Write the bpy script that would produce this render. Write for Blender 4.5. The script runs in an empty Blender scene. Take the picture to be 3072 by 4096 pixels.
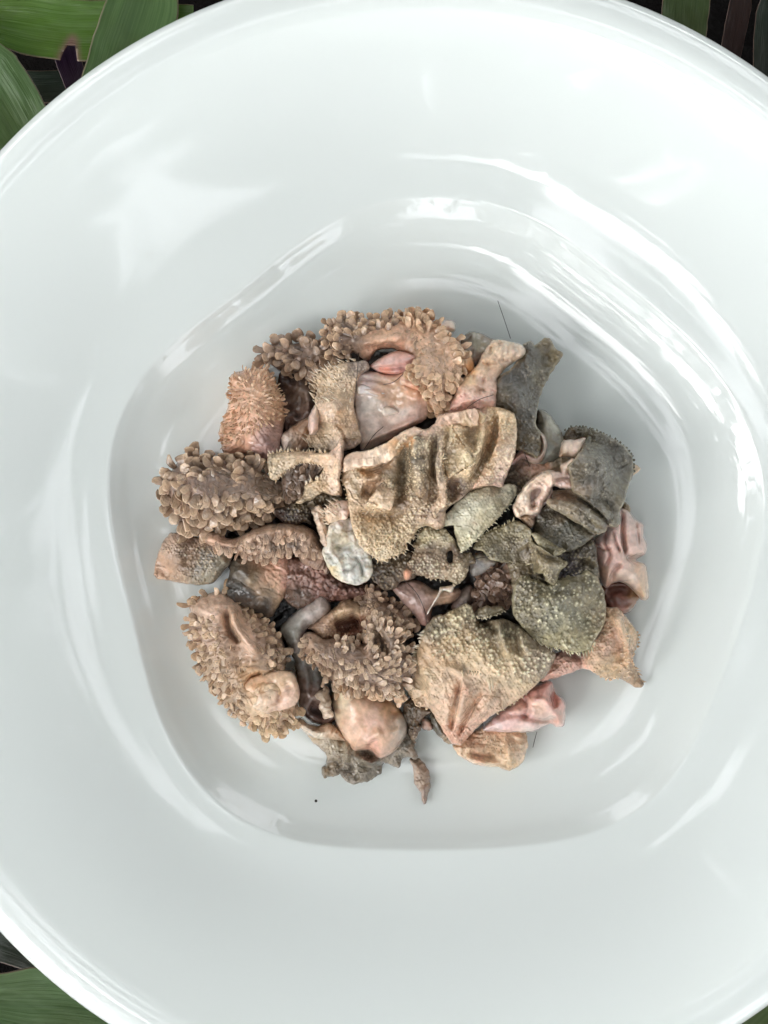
import bpy, math, random
import numpy as np
from mathutils import Matrix, Vector

S = bpy.context.scene
COL = S.collection
R = math.radians
random.seed(7)
rng = np.random.default_rng(11)

# ---------------------------------------------------------------- camera, sky, sun, exposure
K = 0.15 / 2337.0            # metres per photograph pixel in the plane of the bowl's rim
HC = 0.45                    # camera height above the floor of the bowl's well
ZR = 445 * K                 # height of the rim
cam = bpy.data.cameras.new("camera")
camo = bpy.data.objects.new("camera", cam); COL.objects.link(camo)
camo.location = (0, 0, HC)
cam.sensor_fit = 'VERTICAL'
cam.angle = 2 * math.atan(2048 * K / (HC - ZR))
cam.clip_start = 0.01; cam.clip_end = 200
S.camera = camo

world = bpy.data.worlds.new("World"); S.world = world
world.use_nodes = True
wn = world.node_tree.nodes; wl = world.node_tree.links
bg = wn['Background']
sky = wn.new('ShaderNodeTexSky'); sky.sky_type = 'NISHITA'; sky.sun_disc = False
SUN_EL, SUN_AZ = 48.0, 218.0          # azimuth counter-clockwise from +X: light comes from the lower left
sky.sun_elevation = R(SUN_EL); sky.sun_rotation = R(90 - SUN_AZ)
sky.air_density = 1.0; sky.dust_density = 0.6; sky.ozone_density = 1.0
hs = wn.new('ShaderNodeHueSaturation'); hs.inputs['Saturation'].default_value = 0.09     # thin white overcast
wl.new(sky.outputs[0], hs.inputs['Color']); wl.new(hs.outputs[0], bg.inputs[0]); bg.inputs[1].default_value = 0.15

sd = bpy.data.lights.new("sun", 'SUN'); sd.energy = 0.48; sd.angle = R(56); sd.color = (1, 0.98, 0.945)
so = bpy.data.objects.new("sun", sd); COL.objects.link(so)
sv = Vector((math.cos(R(SUN_AZ)) * math.cos(R(SUN_EL)), math.sin(R(SUN_AZ)) * math.cos(R(SUN_EL)), math.sin(R(SUN_EL))))
so.rotation_euler = (-sv).to_track_quat('-Z', 'Y').to_euler()

S.view_settings.view_transform = 'Standard'
S.view_settings.look = 'None'
S.view_settings.exposure = 2.76
S.view_settings.gamma = 1
S.cycles.use_denoising = True
S.cycles.max_bounces = 8

# ---------------------------------------------------------------- helpers
def lin(c, g=1.0):
    c = np.asarray(c, float) / 255.0
    l = np.where(c <= 0.04045, c / 12.92, ((c + 0.055) / 1.055) ** 2.4)
    y = l.mean(-1, keepdims=True); l = y + (l - y) * 0.81; l = l * np.array([1.02, 0.995, 0.99])
    v = np.maximum(l * g * 1.12, 0.003); k = np.maximum(1, v.max(-1, keepdims=True) / 0.78); return v / k

def W(u, v, z):
    """photograph pixel (u, v) seen at height z (in px units) -> world x, y, z in metres"""
    u, v, z = np.broadcast_arrays(np.asarray(u, float), np.asarray(v, float), np.asarray(z, float) * K)
    f = (HC - z) / (HC - ZR) * K
    return np.stack([(u - 1536) * f, -(v - 2048) * f, z], -1)

def tr(T, pts):
    p = np.asarray(pts, float)
    q = p.copy()
    q[:, 0] = T[0] + p[:, 0] / T[2]; q[:, 1] = T[1] + p[:, 1] / T[2]
    return q

TA = (560, 1200, 1.659); TB = (1560, 1200, 1.508); TC = (560, 2100, 1.659); TD = (1560, 2000, 1.508)
TE = (1100, 1500, 1.659); TF = (1100, 2250, 1.659); TG = (1000, 1200, 1.659); TH = (1750, 1650, 1.8433)
TP = (0, 0, 0.54)            # whole-picture view

def _hash(ix, iy, seed):
    h = (ix.astype(np.int64) * 374761393 + iy.astype(np.int64) * 668265263 + seed * 1274126177) & 0xffffffff
    h = ((h ^ (h >> 13)) * 1274126177) & 0xffffffff
    return ((h ^ (h >> 16)) & 0xffff) / 65535.0

def vnoise(x, y, seed=0):
    ix = np.floor(x); iy = np.floor(y); fx = x - ix; fy = y - iy
    fx = fx * fx * (3 - 2 * fx); fy = fy * fy * (3 - 2 * fy)
    a = _hash(ix, iy, seed); b = _hash(ix + 1, iy, seed); c = _hash(ix, iy + 1, seed); d = _hash(ix + 1, iy + 1, seed)
    return (a * (1 - fx) + b * fx) * (1 - fy) + (c * (1 - fx) + d * fx) * fy * 1.0

def fbm(x, y, seed=0, o=4):
    s = 0; a = 1; t = 0
    for i in range(o):
        s = s + a * (vnoise(x * 2 ** i + 17.3 * i, y * 2 ** i - 9.1 * i, seed + i) * 2 - 1); t += a; a *= 0.5
    return s / t

def closed_spline(p, step=7.0):
    p = np.asarray(p, float); n = len(p); out = []
    for i in range(n):
        p0, p1, p2, p3 = p[i - 1], p[i], p[(i + 1) % n], p[(i + 2) % n]
        m = max(2, int(np.linalg.norm(p2 - p1) / step))
        t = np.linspace(0, 1, m, endpoint=False)[:, None]
        out.append(0.5 * (2 * p1 + (p2 - p0) * t + (2 * p0 - 5 * p1 + 4 * p2 - p3) * t ** 2 + (3 * p1 - p0 - 3 * p2 + p3) * t ** 3))
    return np.vstack(out)

def cut_outline(p, step=7.0):
    """between the smooth curve and the straight cut"""
    a = closed_spline(p, step); p = np.asarray(p, float); out = []
    for i in range(len(p)):
        p1, p2 = p[i], p[(i + 1) % len(p)]; m = max(2, int(np.linalg.norm(p2 - p1) / step))
        t = np.linspace(0, 1, m, endpoint=False)[:, None]; out.append(p1 * (1 - t) + p2 * t)
    return a * .3 + np.vstack(out) * .7

def open_spline(p, step=8.0):
    p = np.asarray(p, float)
    if len(p) == 2:
        m = max(2, int(np.linalg.norm(p[1] - p[0]) / step)); t = np.linspace(0, 1, m)[:, None]
        return p[0] * (1 - t) + p[1] * t
    q = np.vstack([2 * p[0] - p[1], p, 2 * p[-1] - p[-2]]); out = []
    for i in range(1, len(q) - 2):
        p0, p1, p2, p3 = q[i - 1], q[i], q[i + 1], q[i + 2]
        m = max(2, int(np.linalg.norm(p2 - p1) / step)); t = np.linspace(0, 1, m, endpoint=False)[:, None]
        out.append(0.5 * (2 * p1 + (p2 - p0) * t + (2 * p0 - 5 * p1 + 4 * p2 - p3) * t ** 2 + (3 * p1 - p0 - 3 * p2 + p3) * t ** 3))
    out.append(p[-1:])
    return np.vstack(out)

def inside(pts, poly):
    x, y = pts[:, 0], pts[:, 1]; res = np.zeros(len(pts), bool)
    a = poly; b = np.roll(poly, -1, 0)
    for (x0, y0), (x1, y1) in zip(a, b):
        if y0 == y1: continue
        c = (y0 > y) != (y1 > y)
        res ^= c & (x < (x1 - x0) * (y - y0) / (y1 - y0) + x0)
    return res

def seg_dist(pts, line, closed=False, want=False):
    """distance to a polyline, the arc parameter 0..1, and the closest point"""
    a = line if closed else line[:-1]
    b = np.roll(line, -1, 0) if closed else line[1:]
    best = np.full(len(pts), 1e18); par = np.zeros(len(pts)); cl = np.zeros((len(pts), 2)); side = np.zeros(len(pts))
    n = len(a)
    for i in range(n):
        d = b[i] - a[i]; L = d @ d + 1e-9
        r = pts - a[i]
        t = np.clip((r @ d) / L, 0, 1)
        q = a[i] + t[:, None] * d
        e = pts - q; dd = e[:, 0] ** 2 + e[:, 1] ** 2
        m = dd < best
        best[m] = dd[m]; par[m] = (i + t[m]) / n; cl[m] = q[m]
        side[m] = (d[0] * r[m, 1] - d[1] * r[m, 0])
    return np.sqrt(best), par, cl, np.sign(side)

def make_mesh(name, verts, faces, mat, col=None, smooth=True, wet=None):
    me = bpy.data.meshes.new(name)
    verts = np.asarray(verts, np.float32)
    if isinstance(faces, np.ndarray):
        nf, k = faces.shape
        me.vertices.add(len(verts)); me.vertices.foreach_set('co', verts.ravel())
        me.loops.add(nf * k); me.loops.foreach_set('vertex_index', faces.astype(np.int32).ravel())
        me.polygons.add(nf); me.polygons.foreach_set('loop_start', np.arange(0, nf * k, k, dtype=np.int32))
        me.update(calc_edges=True); me.validate()
    else:
        me.from_pydata([tuple(map(float, v)) for v in verts], [], [tuple(int(i) for i in f) for f in faces]); me.update()
    if smooth:
        me.polygons.foreach_set('use_smooth', [True] * len(me.polygons))
    if col is not None:
        at = me.color_attributes.new('pigment', 'FLOAT_COLOR', 'POINT')
        c = np.ones((len(verts), 4), np.float32); c[:, :3] = col
        at.data.foreach_set('color', c.ravel())
    if mat is not None: me.materials.append(mat)
    return me

def link(name, me, parent=None, loc=None):
    o = bpy.data.objects.new(name, me); COL.objects.link(o)
    if parent is not None: o.parent = parent
    if loc is not None: o.location = loc
    return o

def tag(o, label=None, cat=None, group=None, kind=None):
    if label: o['label'] = label
    if cat: o['category'] = cat
    if group: o['group'] = group
    if kind: o['kind'] = kind
    return o

# ---------------------------------------------------------------- materials
def nt(name):
    m = bpy.data.materials.new(name); m.use_nodes = True
    return m, m.node_tree.nodes, m.node_tree.links, m.node_tree.nodes['Principled BSDF']

def flesh(name, cscale=420, coatscale=480, coatd=0.0007, rough=0.34, sss=0.12, sss_r=0.0008, coat=0.35, bump=0.35, bscale=2600, vary=0.22, trans=0.0, coat_r=0.12, spots=0.25):
    m, n, l, b = nt(name)
    at = n.new('ShaderNodeAttribute'); at.attribute_name = 'pigment'; at.attribute_type = 'GEOMETRY'
    tc = n.new('ShaderNodeTexCoord')
    oi = n.new('ShaderNodeObjectInfo')
    ad = n.new('ShaderNodeVectorMath'); ad.operation = 'ADD'
    l.new(tc.outputs['Object'], ad.inputs[0]); l.new(oi.outputs['Random'], ad.inputs[1])
    n1 = n.new('ShaderNodeTexNoise'); n1.inputs['Scale'].default_value = cscale; n1.inputs['Detail'].default_value = 6
    l.new(ad.outputs[0], n1.inputs['Vector'])
    mr = n.new('ShaderNodeMapRange'); mr.inputs[1].default_value = 0.3; mr.inputs[2].default_value = 0.7
    mr.inputs[3].default_value = 1 - vary; mr.inputs[4].default_value = 1 + vary * 0.8
    l.new(n1.outputs[0], mr.inputs[0])
    mx = n.new('ShaderNodeVectorMath'); mx.operation = 'SCALE'
    l.new(at.outputs['Color'], mx.inputs[0]); l.new(mr.outputs[0], mx.inputs['Scale'])
    # rare ochre stains
    n2 = n.new('ShaderNodeTexNoise'); n2.inputs['Scale'].default_value = cscale * .45; n2.inputs['Detail'].default_value = 3
    l.new(ad.outputs[0], n2.inputs['Vector'])
    st = n.new('ShaderNodeMapRange'); st.inputs[1].default_value = 0.62; st.inputs[2].default_value = 0.76
    st.inputs[3].default_value = 0; st.inputs[4].default_value = spots
    l.new(n2.outputs[0], st.inputs[0])
    mix = n.new('ShaderNodeMix'); mix.data_type = 'RGBA'
    l.new(st.outputs[0], mix.inputs[0]); l.new(mx.outputs[0], mix.inputs[6]); mix.inputs[7].default_value = (0.30, 0.12, 0.035, 1)
    l.new(mix.outputs[2], b.inputs['Base Color'])
    nb = n.new('ShaderNodeTexNoise'); nb.inputs['Scale'].default_value = bscale; nb.inputs['Detail'].default_value = 3
    l.new(ad.outputs[0], nb.inputs['Vector'])
    vo = n.new('ShaderNodeTexVoronoi'); vo.inputs['Scale'].default_value = bscale * 0.5
    l.new(ad.outputs[0], vo.inputs['Vector'])
    am = n.new('ShaderNodeMath'); am.operation = 'ADD'; l.new(nb.outputs[0], am.inputs[0]); l.new(vo.outputs['Distance'], am.inputs[1])
    bu = n.new('ShaderNodeBump'); bu.inputs['Strength'].default_value = bump; bu.inputs['Distance'].default_value = 0.00025
    l.new(am.outputs[0], bu.inputs['Height']); l.new(bu.outputs[0], b.inputs['Normal'])
    nc = n.new('ShaderNodeTexNoise'); nc.inputs['Scale'].default_value = coatscale; nc.inputs['Detail'].default_value = 2
    l.new(ad.outputs[0], nc.inputs['Vector'])
    bc = n.new('ShaderNodeBump'); bc.inputs['Strength'].default_value = 0.8; bc.inputs['Distance'].default_value = coatd
    l.new(nc.outputs[0], bc.inputs['Height']); l.new(bc.outputs[0], b.inputs['Coat Normal'])
    b.inputs['Roughness'].default_value = rough
    b.inputs['Coat IOR'].default_value = 1.5
    b.inputs['Subsurface Weight'].default_value = sss
    b.inputs['Subsurface Radius'].default_value = (1.0, 0.5, 0.3)
    b.inputs['Subsurface Scale'].default_value = sss_r
    b.inputs['Coat Weight'].default_value = min(1.0, coat + .15); b.inputs['Coat Roughness'].default_value = coat_r * .75
    b.inputs['Transmission Weight'].default_value = trans
    b.inputs['IOR'].default_value = 1.4
    return m

M_DARK = flesh('dark tripe', rough=0.33, sss=0.04, coat=0.85, bump=0.6, bscale=1300, vary=0.36, coat_r=0.08, coatscale=620, spots=0.06)
M_TAN = flesh('tan tripe', rough=0.3, sss=0.10, coat=1.0, bump=0.45, bscale=1300, vary=0.28, spots=0.25, coat_r=0.07, coatscale=620)
M_PETAL = flesh('petal tripe', rough=0.32, sss=0.12, sss_r=0.0008, coat=0.85, bump=0.4, bscale=1800, vary=0.24, spots=0.05, coat_r=0.1)
M_LEAFLET = flesh('petal papilla', cscale=2.2, coatscale=1.8, coatd=0.00035, rough=0.24, sss=0.10, sss_r=0.0008, coat=0.9, bump=0.5, bscale=7, vary=0.26, spots=0.04, coat_r=0.1)
M_FAT = flesh('fat', rough=0.28, sss=0.22, sss_r=0.0015, coat=0.9, bump=0.28, bscale=900, coatscale=330, vary=0.14, spots=0.2, coat_r=0.07)
M_MEMB = flesh('membrane', rough=0.22, sss=0.25, sss_r=0.0015, coat=1.0, bump=0.45, bscale=500, coatscale=380, vary=0.2, spots=0.15, coat_r=0.05)

def porcelain():
    m, n, l, b = nt('white glazed porcelain')
    b.inputs['Base Color'].default_value = (0.81, 0.86, 0.838, 1)
    b.inputs['Roughness'].default_value = 0.05
    b.inputs['IOR'].default_value = 1.52
    b.inputs['Coat Weight'].default_value = 0.3; b.inputs['Coat Roughness'].default_value = 0.05
    tc = n.new('ShaderNodeTexCoord')
    n1 = n.new('ShaderNodeTexNoise'); n1.inputs['Scale'].default_value = 28; n1.inputs['Detail'].default_value = 2
    n2 = n.new('ShaderNodeTexNoise'); n2.inputs['Scale'].default_value = 210; n2.inputs['Detail'].default_value = 2
    l.new(tc.outputs['Object'], n1.inputs['Vector']); l.new(tc.outputs['Object'], n2.inputs['Vector'])
    ma = n.new('ShaderNodeMath'); ma.operation = 'MULTIPLY_ADD'; ma.inputs[1].default_value = 0.12
    l.new(n2.outputs[0], ma.inputs[0]); l.new(n1.outputs[0], ma.inputs[2])
    bu = n.new('ShaderNodeBump'); bu.inputs['Strength'].default_value = 0.25; bu.inputs['Distance'].default_value = 0.0004
    l.new(ma.outputs[0], bu.inputs['Height']); l.new(bu.outputs[0], b.inputs['Normal']); l.new(bu.outputs[0], b.inputs['Coat Normal'])
    return m
M_BOWL = porcelain()

# ---------------------------------------------------------------- ground, bowl
def ground():
    m, n, l, b = nt('dark soil')
    tc = n.new('ShaderNodeTexCoord'); n1 = n.new('ShaderNodeTexNoise'); n1.inputs['Scale'].default_value = 60; n1.inputs['Detail'].default_value = 8
    l.new(tc.outputs['Object'], n1.inputs['Vector'])
    cr = n.new('ShaderNodeValToRGB'); cr.color_ramp.elements[0].color = (0.001, 0.001, 0.001, 1); cr.color_ramp.elements[1].color = (0.005, 0.0035, 0.003, 1)
    l.new(n1.outputs[0], cr.inputs[0]); l.new(cr.outputs[0], b.inputs['Base Color']); b.inputs['Roughness'].default_value = 1.0; b.inputs['Specular IOR Level'].default_value = 0.1
    bu = n.new('ShaderNodeBump'); bu.inputs['Distance'].default_value = 0.01; l.new(n1.outputs[0], bu.inputs['Height']); l.new(bu.outputs[0], b.inputs['Normal'])
    N = 60; xs = np.sinh(np.linspace(-1, 1, N) * 4.5) / math.sinh(4.5) * 30
    X, Y = np.meshgrid(xs, xs); Z = -0.085 + 0.008 * fbm(X * 9, Y * 9, 3)
    v = np.stack([X, Y, Z], -1).reshape(-1, 3)
    i = np.arange(N * N).reshape(N, N)
    f = np.stack([i[:-1, :-1], i[:-1, 1:], i[1:, 1:], i[1:, :-1]], -1).reshape(-1, 4)
    tag(link('ground', make_mesh('ground', v, f, m)), kind='structure')
ground()

CU, CV = 1702, 2166          # rim centre in photograph pixels
WELL_Z = 135
well_px = np.array([(930,425),(1080,447),(1180,492),(1270,558),(1450,702),(1560,822),(1622,930),(1650,1050),(1645,1180),(1605,1330),(1550,1480),
    (1480,1640),(1400,1735),(1290,1795),(1150,1822),(1000,1832),(830,1832),(680,1822),(560,1790),(450,1715),(375,1610),(325,1490),(285,1320),(250,1180),(233,1040),
    (243,950),(280,860),(350,765),(440,690),(545,610),(640,530),(780,450)], float) / 0.54
def bowl():
    wc = W(CU, CV, ZR / K)[:2]
    ww = W(well_px[:, 0], well_px[:, 1], WELL_Z)[:, :2]
    sp = closed_spline(np.stack([ww[:, 0], ww[:, 1]], 1) / K, 12) * K
    th = np.arctan2(sp[:, 1] - wc[1], sp[:, 0] - wc[0]); rr = np.hypot(sp[:, 0] - wc[0], sp[:, 1] - wc[1])
    o = np.argsort(th); th = th[o]; rr = rr[o]
    NT = 480
    T = np.linspace(-math.pi, math.pi, NT, endpoint=False)
    rw = np.interp(T, np.r_[th - 2 * math.pi, th, th + 2 * math.pi], np.r_[rr, rr, rr]) / K
    kern = np.exp(-np.linspace(-2, 2, 33) ** 2); kern /= kern.sum()
    rw = np.convolve(np.r_[rw[-16:], rw, rw[:16]], kern, 'valid')
    # profile keys: (r mode, value, z); mode w = fraction of the well edge, b = blend well edge..2140, a = absolute
    keys = [('w',0,0),('w',.3,0),('w',.55,0.5),('w',.7,3),('w',.79,12),('w',.87,34),('w',.94,75),('w',.98,113),('w',.992,126),('w',1.0,134),('w',1.008,138),
            ('b',.03,144),('b',.1,154),('b',.2,173),('b',.32,205),('b',.5,262),('b',.7,329),('b',.86,382),('b',.95,416),('b',1.0,434),
            ('a',2200,449),('a',2255,446),('a',2300,424),('a',2330,384),('a',2337,345),('a',2325,305),('a',2290,280),('a',2150,240),('a',1800,150),('a',1450,60),
            ('a',1180,-40),('a',1090,-75),('a',1040,-78),('a',1000,-50),('a',600,-45),('a',0,-45)]
    def rad(k):
        if k[0] == 'w': return rw * k[1]
        if k[0] == 'b': return rw * 1.014 + (2140 - rw * 1.014) * k[1]
        return np.full(NT, float(k[1]))
    RK = np.array([rad(k) for k in keys]); ZK = np.array([k[2] for k in keys], float)
    # dense centripetal interpolation along the profile
    rows = []
    for i in range(len(keys) - 1):
        m = 5
        a, b_ = i, i + 1
        p = max(i - 1, 0); q = min(i + 2, len(keys) - 1)
        seg = np.hypot((RK[b_] - RK[a]).mean(), ZK[b_] - ZK[a])
        s0 = np.hypot((RK[a] - RK[p]).mean(), ZK[a] - ZK[p]) or seg
        s2 = np.hypot((RK[q] - RK[b_]).mean(), ZK[q] - ZK[b_]) or seg
        for j in range(m):
            t = j / m; h00 = 2*t**3-3*t**2+1; h10 = t**3-2*t**2+t; h01 = -2*t**3+3*t**2; h11 = t**3-t**2
            mR0 = (RK[b_] - RK[p]) / (s0 + seg) * seg if p != a else RK[b_] - RK[a]
            mR1 = (RK[q] - RK[a]) / (s2 + seg) * seg if q != b_ else RK[b_] - RK[a]
            mZ0 = (ZK[b_] - ZK[p]) / (s0 + seg) * seg if p != a else ZK[b_] - ZK[a]
            mZ1 = (ZK[q] - ZK[a]) / (s2 + seg) * seg if q != b_ else ZK[b_] - ZK[a]
            if i == 0 and j == 0: continue
            rows.append((h00*RK[a]+h10*mR0+h01*RK[b_]+h11*mR1, h00*ZK[a]+h10*mZ0+h01*ZK[b_]+h11*mZ1))
    nr = len(rows)
    V = [np.array([[wc[0], wc[1], 0.0]])]
    for r, z in rows:
        zz = z * K if np.ndim(z) else np.full(NT, z * K)
        V.append(np.stack([wc[0] + r * K * np.cos(T), wc[1] + r * K * np.sin(T), zz], -1))
    V.append(np.array([[wc[0], wc[1], -45 * K]]))
    V = np.vstack(V)
    idx = 1 + np.arange(nr * NT).reshape(nr, NT); nx = np.roll(idx, -1, 1)
    F = list(map(tuple, np.stack([idx[:-1], nx[:-1], nx[1:], idx[1:]], -1)[:, :, ::-1].reshape(-1, 4)))
    F += [(0, idx[0, j], nx[0, j]) for j in range(NT)]
    last = len(V) - 1
    F += [(last, nx[-1, j], idx[-1, j]) for j in range(NT)]
    o = link('bowl', make_mesh('bowl', V - np.array([wc[0], wc[1], 0]), F, M_BOWL), loc=(wc[0], wc[1], 0))
    tag(o, 'wide white glazed porcelain bowl with a rounded square well, lying on green leaves', 'bowl')
    return o
bowl()

# ---------------------------------------------------------------- pieces of tripe
PIECES = {}
STEP = 3.6
def jitter_hex(lo, hi, s, j, seed):
    r = np.random.default_rng(seed)
    ny = int((hi[1] - lo[1]) / (s * 0.866)) + 2; nx = int((hi[0] - lo[0]) / s) + 2
    X, Y = np.meshgrid(np.arange(nx, dtype=float), np.arange(ny, dtype=float))
    X = lo[0] + (X + 0.5 * (Y % 2)) * s; Y = lo[1] + Y * s * 0.866
    p = np.stack([X.ravel(), Y.ravel()], 1)
    return p + r.normal(0, j * s, p.shape)

def floor_z(P):
    r = np.hypot(P[:, 0] - 1740, P[:, 1] - 2120) / 1290
    return np.interp(r, [0, .25, .5, .66, .78, .87, .94], [0, 0, 0, 2, 10, 33, 72])

def idw(P, ctrl, k, pw=3.0):
    """inverse distance blend of control values"""
    C = np.asarray([c[:2] for c in ctrl], float); Vv = np.asarray([c[2] for c in ctrl], float).reshape(len(ctrl), -1)
    d = ((P[:, None, :] - C[None]) ** 2).sum(-1) + 60.0
    w = d ** (-pw / 2); w /= w.sum(1, keepdims=True)
    return w @ Vv

def piece(name, label, T, outline, z, th, mat, colors, cat='tripe', dome=40, dome_w=120, tilt=(0, 0), folds=(), ragged=2.5, lumps=(14, 70),
          rough=(3, 14), warts=None, holes=(), group='cut pieces of tripe in the bowl', gain=1.38, edge_w=None, wrinkle=None, parent=None, zpts=None, edge_col=None, step=None, crease=None):
    st = step or STEP
    sid = abs(hash_name(label or name)) % 9973
    o = (cut_outline if mat in (M_TAN, M_DARK) else closed_spline)(tr(T, outline), 7)
    # ragged cut edge
    nrm = np.roll(o, -1, 0) - np.roll(o, 1, 0); nrm = np.stack([nrm[:, 1], -nrm[:, 0]], 1); nrm /= np.linalg.norm(nrm, axis=1)[:, None] + 1e-9
    arc = np.r_[0, np.cumsum(np.linalg.norm(np.diff(o, axis=0), axis=1))]
    o = o + nrm * (fbm(arc / 22, arc * 0 + sid, sid, 3) * ragged * 1.6 + (np.random.default_rng(sid).random(len(o)) - .5) * ragged * 0.7)[:, None]
    hol = [closed_spline(tr(T, h), 6) for h in holes]
    lo = o.min(0) - st; hi = o.max(0) + st
    ny = int((hi[1] - lo[1]) / (st * 0.866)) + 2; nx = int((hi[0] - lo[0]) / st) + 2
    I, J = np.meshgrid(np.arange(nx), np.arange(ny))
    P = np.stack([lo[0] + (I + 0.5 * (J % 2)) * st, lo[1] + J * st * 0.866], -1).reshape(-1, 2)
    ins = inside(P, o)
    for h in hol: ins &= ~inside(P, h)
    idx = np.arange(nx * ny).reshape(ny, nx)
    a = idx[:-1, :-1]; b = idx[:-1, 1:]; c = idx[1:, :-1]; d = idx[1:, 1:]
    even = (J[:-1, :-1] % 2 == 0)
    t1 = np.where(even[..., None], np.stack([a, b, c], -1), np.stack([a, b, d], -1))
    t2 = np.where(even[..., None], np.stack([b, d, c], -1), np.stack([a, d, c], -1))
    F = np.concatenate([t1.reshape(-1, 3), t2.reshape(-1, 3)])
    F = F[ins[F].all(1)]
    used = np.unique(F); remap = -np.ones(len(P), int); remap[used] = np.arange(len(used))
    P = P[used]; F = remap[F]; n = len(P)
    # boundary edges
    E = np.concatenate([F[:, [0, 1]], F[:, [1, 2]], F[:, [2, 0]]])
    key = E.min(1) * n + E.max(1); uq, inv, cnt = np.unique(key, return_inverse=True, return_counts=True)
    BE = E[cnt[inv] == 1]; bv = np.unique(BE)
    D, par, cl, _ = seg_dist(P, o, True)
    for h in hol:
        D2, _, cl2, _ = seg_dist(P, h, True); m = D2 < D; D[m] = D2[m]; cl[m] = cl2[m]
    P[bv] = cl[bv]; D[bv] = 0
    # height
    cen = P.mean(0)
    Z = np.full(n, float(z))
    if zpts: Z = idw(P, [(*tr(T, [p[:2]])[0], p[2]) for p in zpts], None, 2.5)[:, 0]
    fl = floor_z(P); Z += fl
    Z += (P[:, 0] - cen[0]) * tilt[0] - (P[:, 1] - cen[1]) * tilt[1]
    q = np.clip(D / dome_w, 0, 1); Z += dome * (0.65 if mat in (M_TAN, M_DARK) else 1.0) * (1 - (1 - q) ** 2)
    Z += lumps[0] * fbm(P[:, 0] / lumps[1], P[:, 1] / lumps[1], sid, 3)
    fade = np.clip(D / 12, 0.25, 1)
    thin = mat in (M_TAN, M_DARK)
    cr = crease if crease is not None else ((7, 75) if thin else (6, 48) if mat is M_PETAL else (0, 60))
    ca1 = fbm(P[:, 0] / cr[1] + 1.3 * fbm(P[:, 0] / 80, P[:, 1] / 80, sid + 60, 2), P[:, 1] / cr[1] + 1.3 * fbm(P[:, 0] / 80, P[:, 1] / 80, sid + 61, 2), sid + 62, 2)
    Z += cr[0] * ((1 - np.minimum(1, np.abs(ca1) * 3.2)) ** 2.2 - .3) * np.sign(fbm(P[:, 0] / 150, P[:, 1] / 150, sid + 63, 2) + .1)
    if thin: Z += 30 * fbm(cl[:, 0] / 45, cl[:, 1] / 45, sid + 64, 2) * np.exp(-D / 26)     # the edge curls up and down
    thin = mat in (M_TAN, M_DARK)
    for fo in folds:
        ln = open_spline(tr(T, fo[0]), 10); amp, wd = fo[1] * 1.6, fo[2] * .9
        if amp < 0 and thin: amp *= .6; wd *= .8
        dd, t, _, sd_ = seg_dist(P, ln)
        ends = np.minimum(1, np.minimum(t, 1 - t) / 0.2 + 0.15)
        if len(fo) > 3:                      # a step: one side high, the other falls away sharply
            g = np.exp(-(dd / wd) ** 2); g = np.where(sd_ * fo[3] > 0, g, np.exp(-(dd / (wd * 0.22)) ** 2))
        else:
            g = np.exp(-(dd / wd) ** 2)
        Z += amp * ends * g
    Z += rough[0] * fbm(P[:, 0] / rough[1], P[:, 1] / rough[1], sid + 5, 3) * fade
    if wrinkle:                              # (amp, wavelength, angle)
        for wr in (wrinkle if isinstance(wrinkle, list) else [wrinkle]):
            ca, sa = math.cos(R(wr[2])), math.sin(R(wr[2]))
            uu = P[:, 0] * ca + P[:, 1] * sa; vv = -P[:, 0] * sa + P[:, 1] * ca
            wv = fbm(uu / wr[1] + 2.0 * fbm(uu / 90, vv / 90, sid + 3, 2), vv / (wr[1] * 5), sid + 9, 2)
            Z += wr[0] * wv * fade
    # pigment
    if mat is M_DARK: gain *= .74
    hue = np.array([1.0, 1.0, 0.93]) if mat is M_PETAL else np.array([1.0, 0.965, 0.90]) if mat is M_DARK else np.array([1.01, 0.985, 1.0])
    cp = [(*tr(T, [c_[:2]])[0], lin(c_[2], gain) * hue) for c_ in colors]
    wob = np.stack([fbm(P[:, 0] / 60, P[:, 1] / 60, sid + 21, 3), fbm(P[:, 0] / 60, P[:, 1] / 60, sid + 22, 3)], 1) * 38
    C = idw(P + wob, cp, None, 3.2)
    XY = P.copy()
    if warts:
        for wt in (warts if isinstance(warts, list) else [warts]):
            s = wt['s']; wp = jitter_hex(lo, hi, s, wt.get('j', 0.16), sid + 31)
            if 'region' in wt: reg = closed_spline(tr(T, wt['region']), 20); wp = wp[inside(wp, reg)]
            wp = wp[inside(wp, o)]
            if not len(wp): continue
            rs = np.random.default_rng(sid + 40); rad = wt['r'] * rs.uniform(0.7, 1.3, len(wp)); hh = wt['h'] * rs.uniform(0.6, 1.35, len(wp))
            hh = hh * np.clip(.8 + 1.0 * fbm(wp[:, 0] / 55, wp[:, 1] / 55, sid + 44, 2), .3, 1.3); rad = rad * rs.choice([.7, 1, 1, 1.2], len(wp))
            add = np.zeros(n); lean = np.zeros((n, 2)); cellx = np.floor((P[:, 0] - lo[0]) / s).astype(int)
            order = np.argsort(P[:, 1]); Py = P[order, 1]
            for (wx, wy), r_, h_ in zip(wp, rad, hh):
                i0, i1 = np.searchsorted(Py, [wy - r_ * 1.6, wy + r_ * 1.6]); ii = order[i0:i1]
                ii = ii[np.abs(P[ii, 0] - wx) < r_ * 1.6]
                if not len(ii): continue
                e = ((P[ii, 0] - wx) ** 2 + (P[ii, 1] - wy) ** 2) / (r_ * r_)
                g = np.exp(-e * 1.6) if not wt.get('sharp') else np.maximum(0, 1 - np.sqrt(e) * 0.85) ** 1.3
                add[ii] = np.maximum(add[ii], g * h_)
            gg = np.clip(add / wt['h'], 0, 1)
            Z += add * np.clip(D / 8, 0.4, 1)
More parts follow.
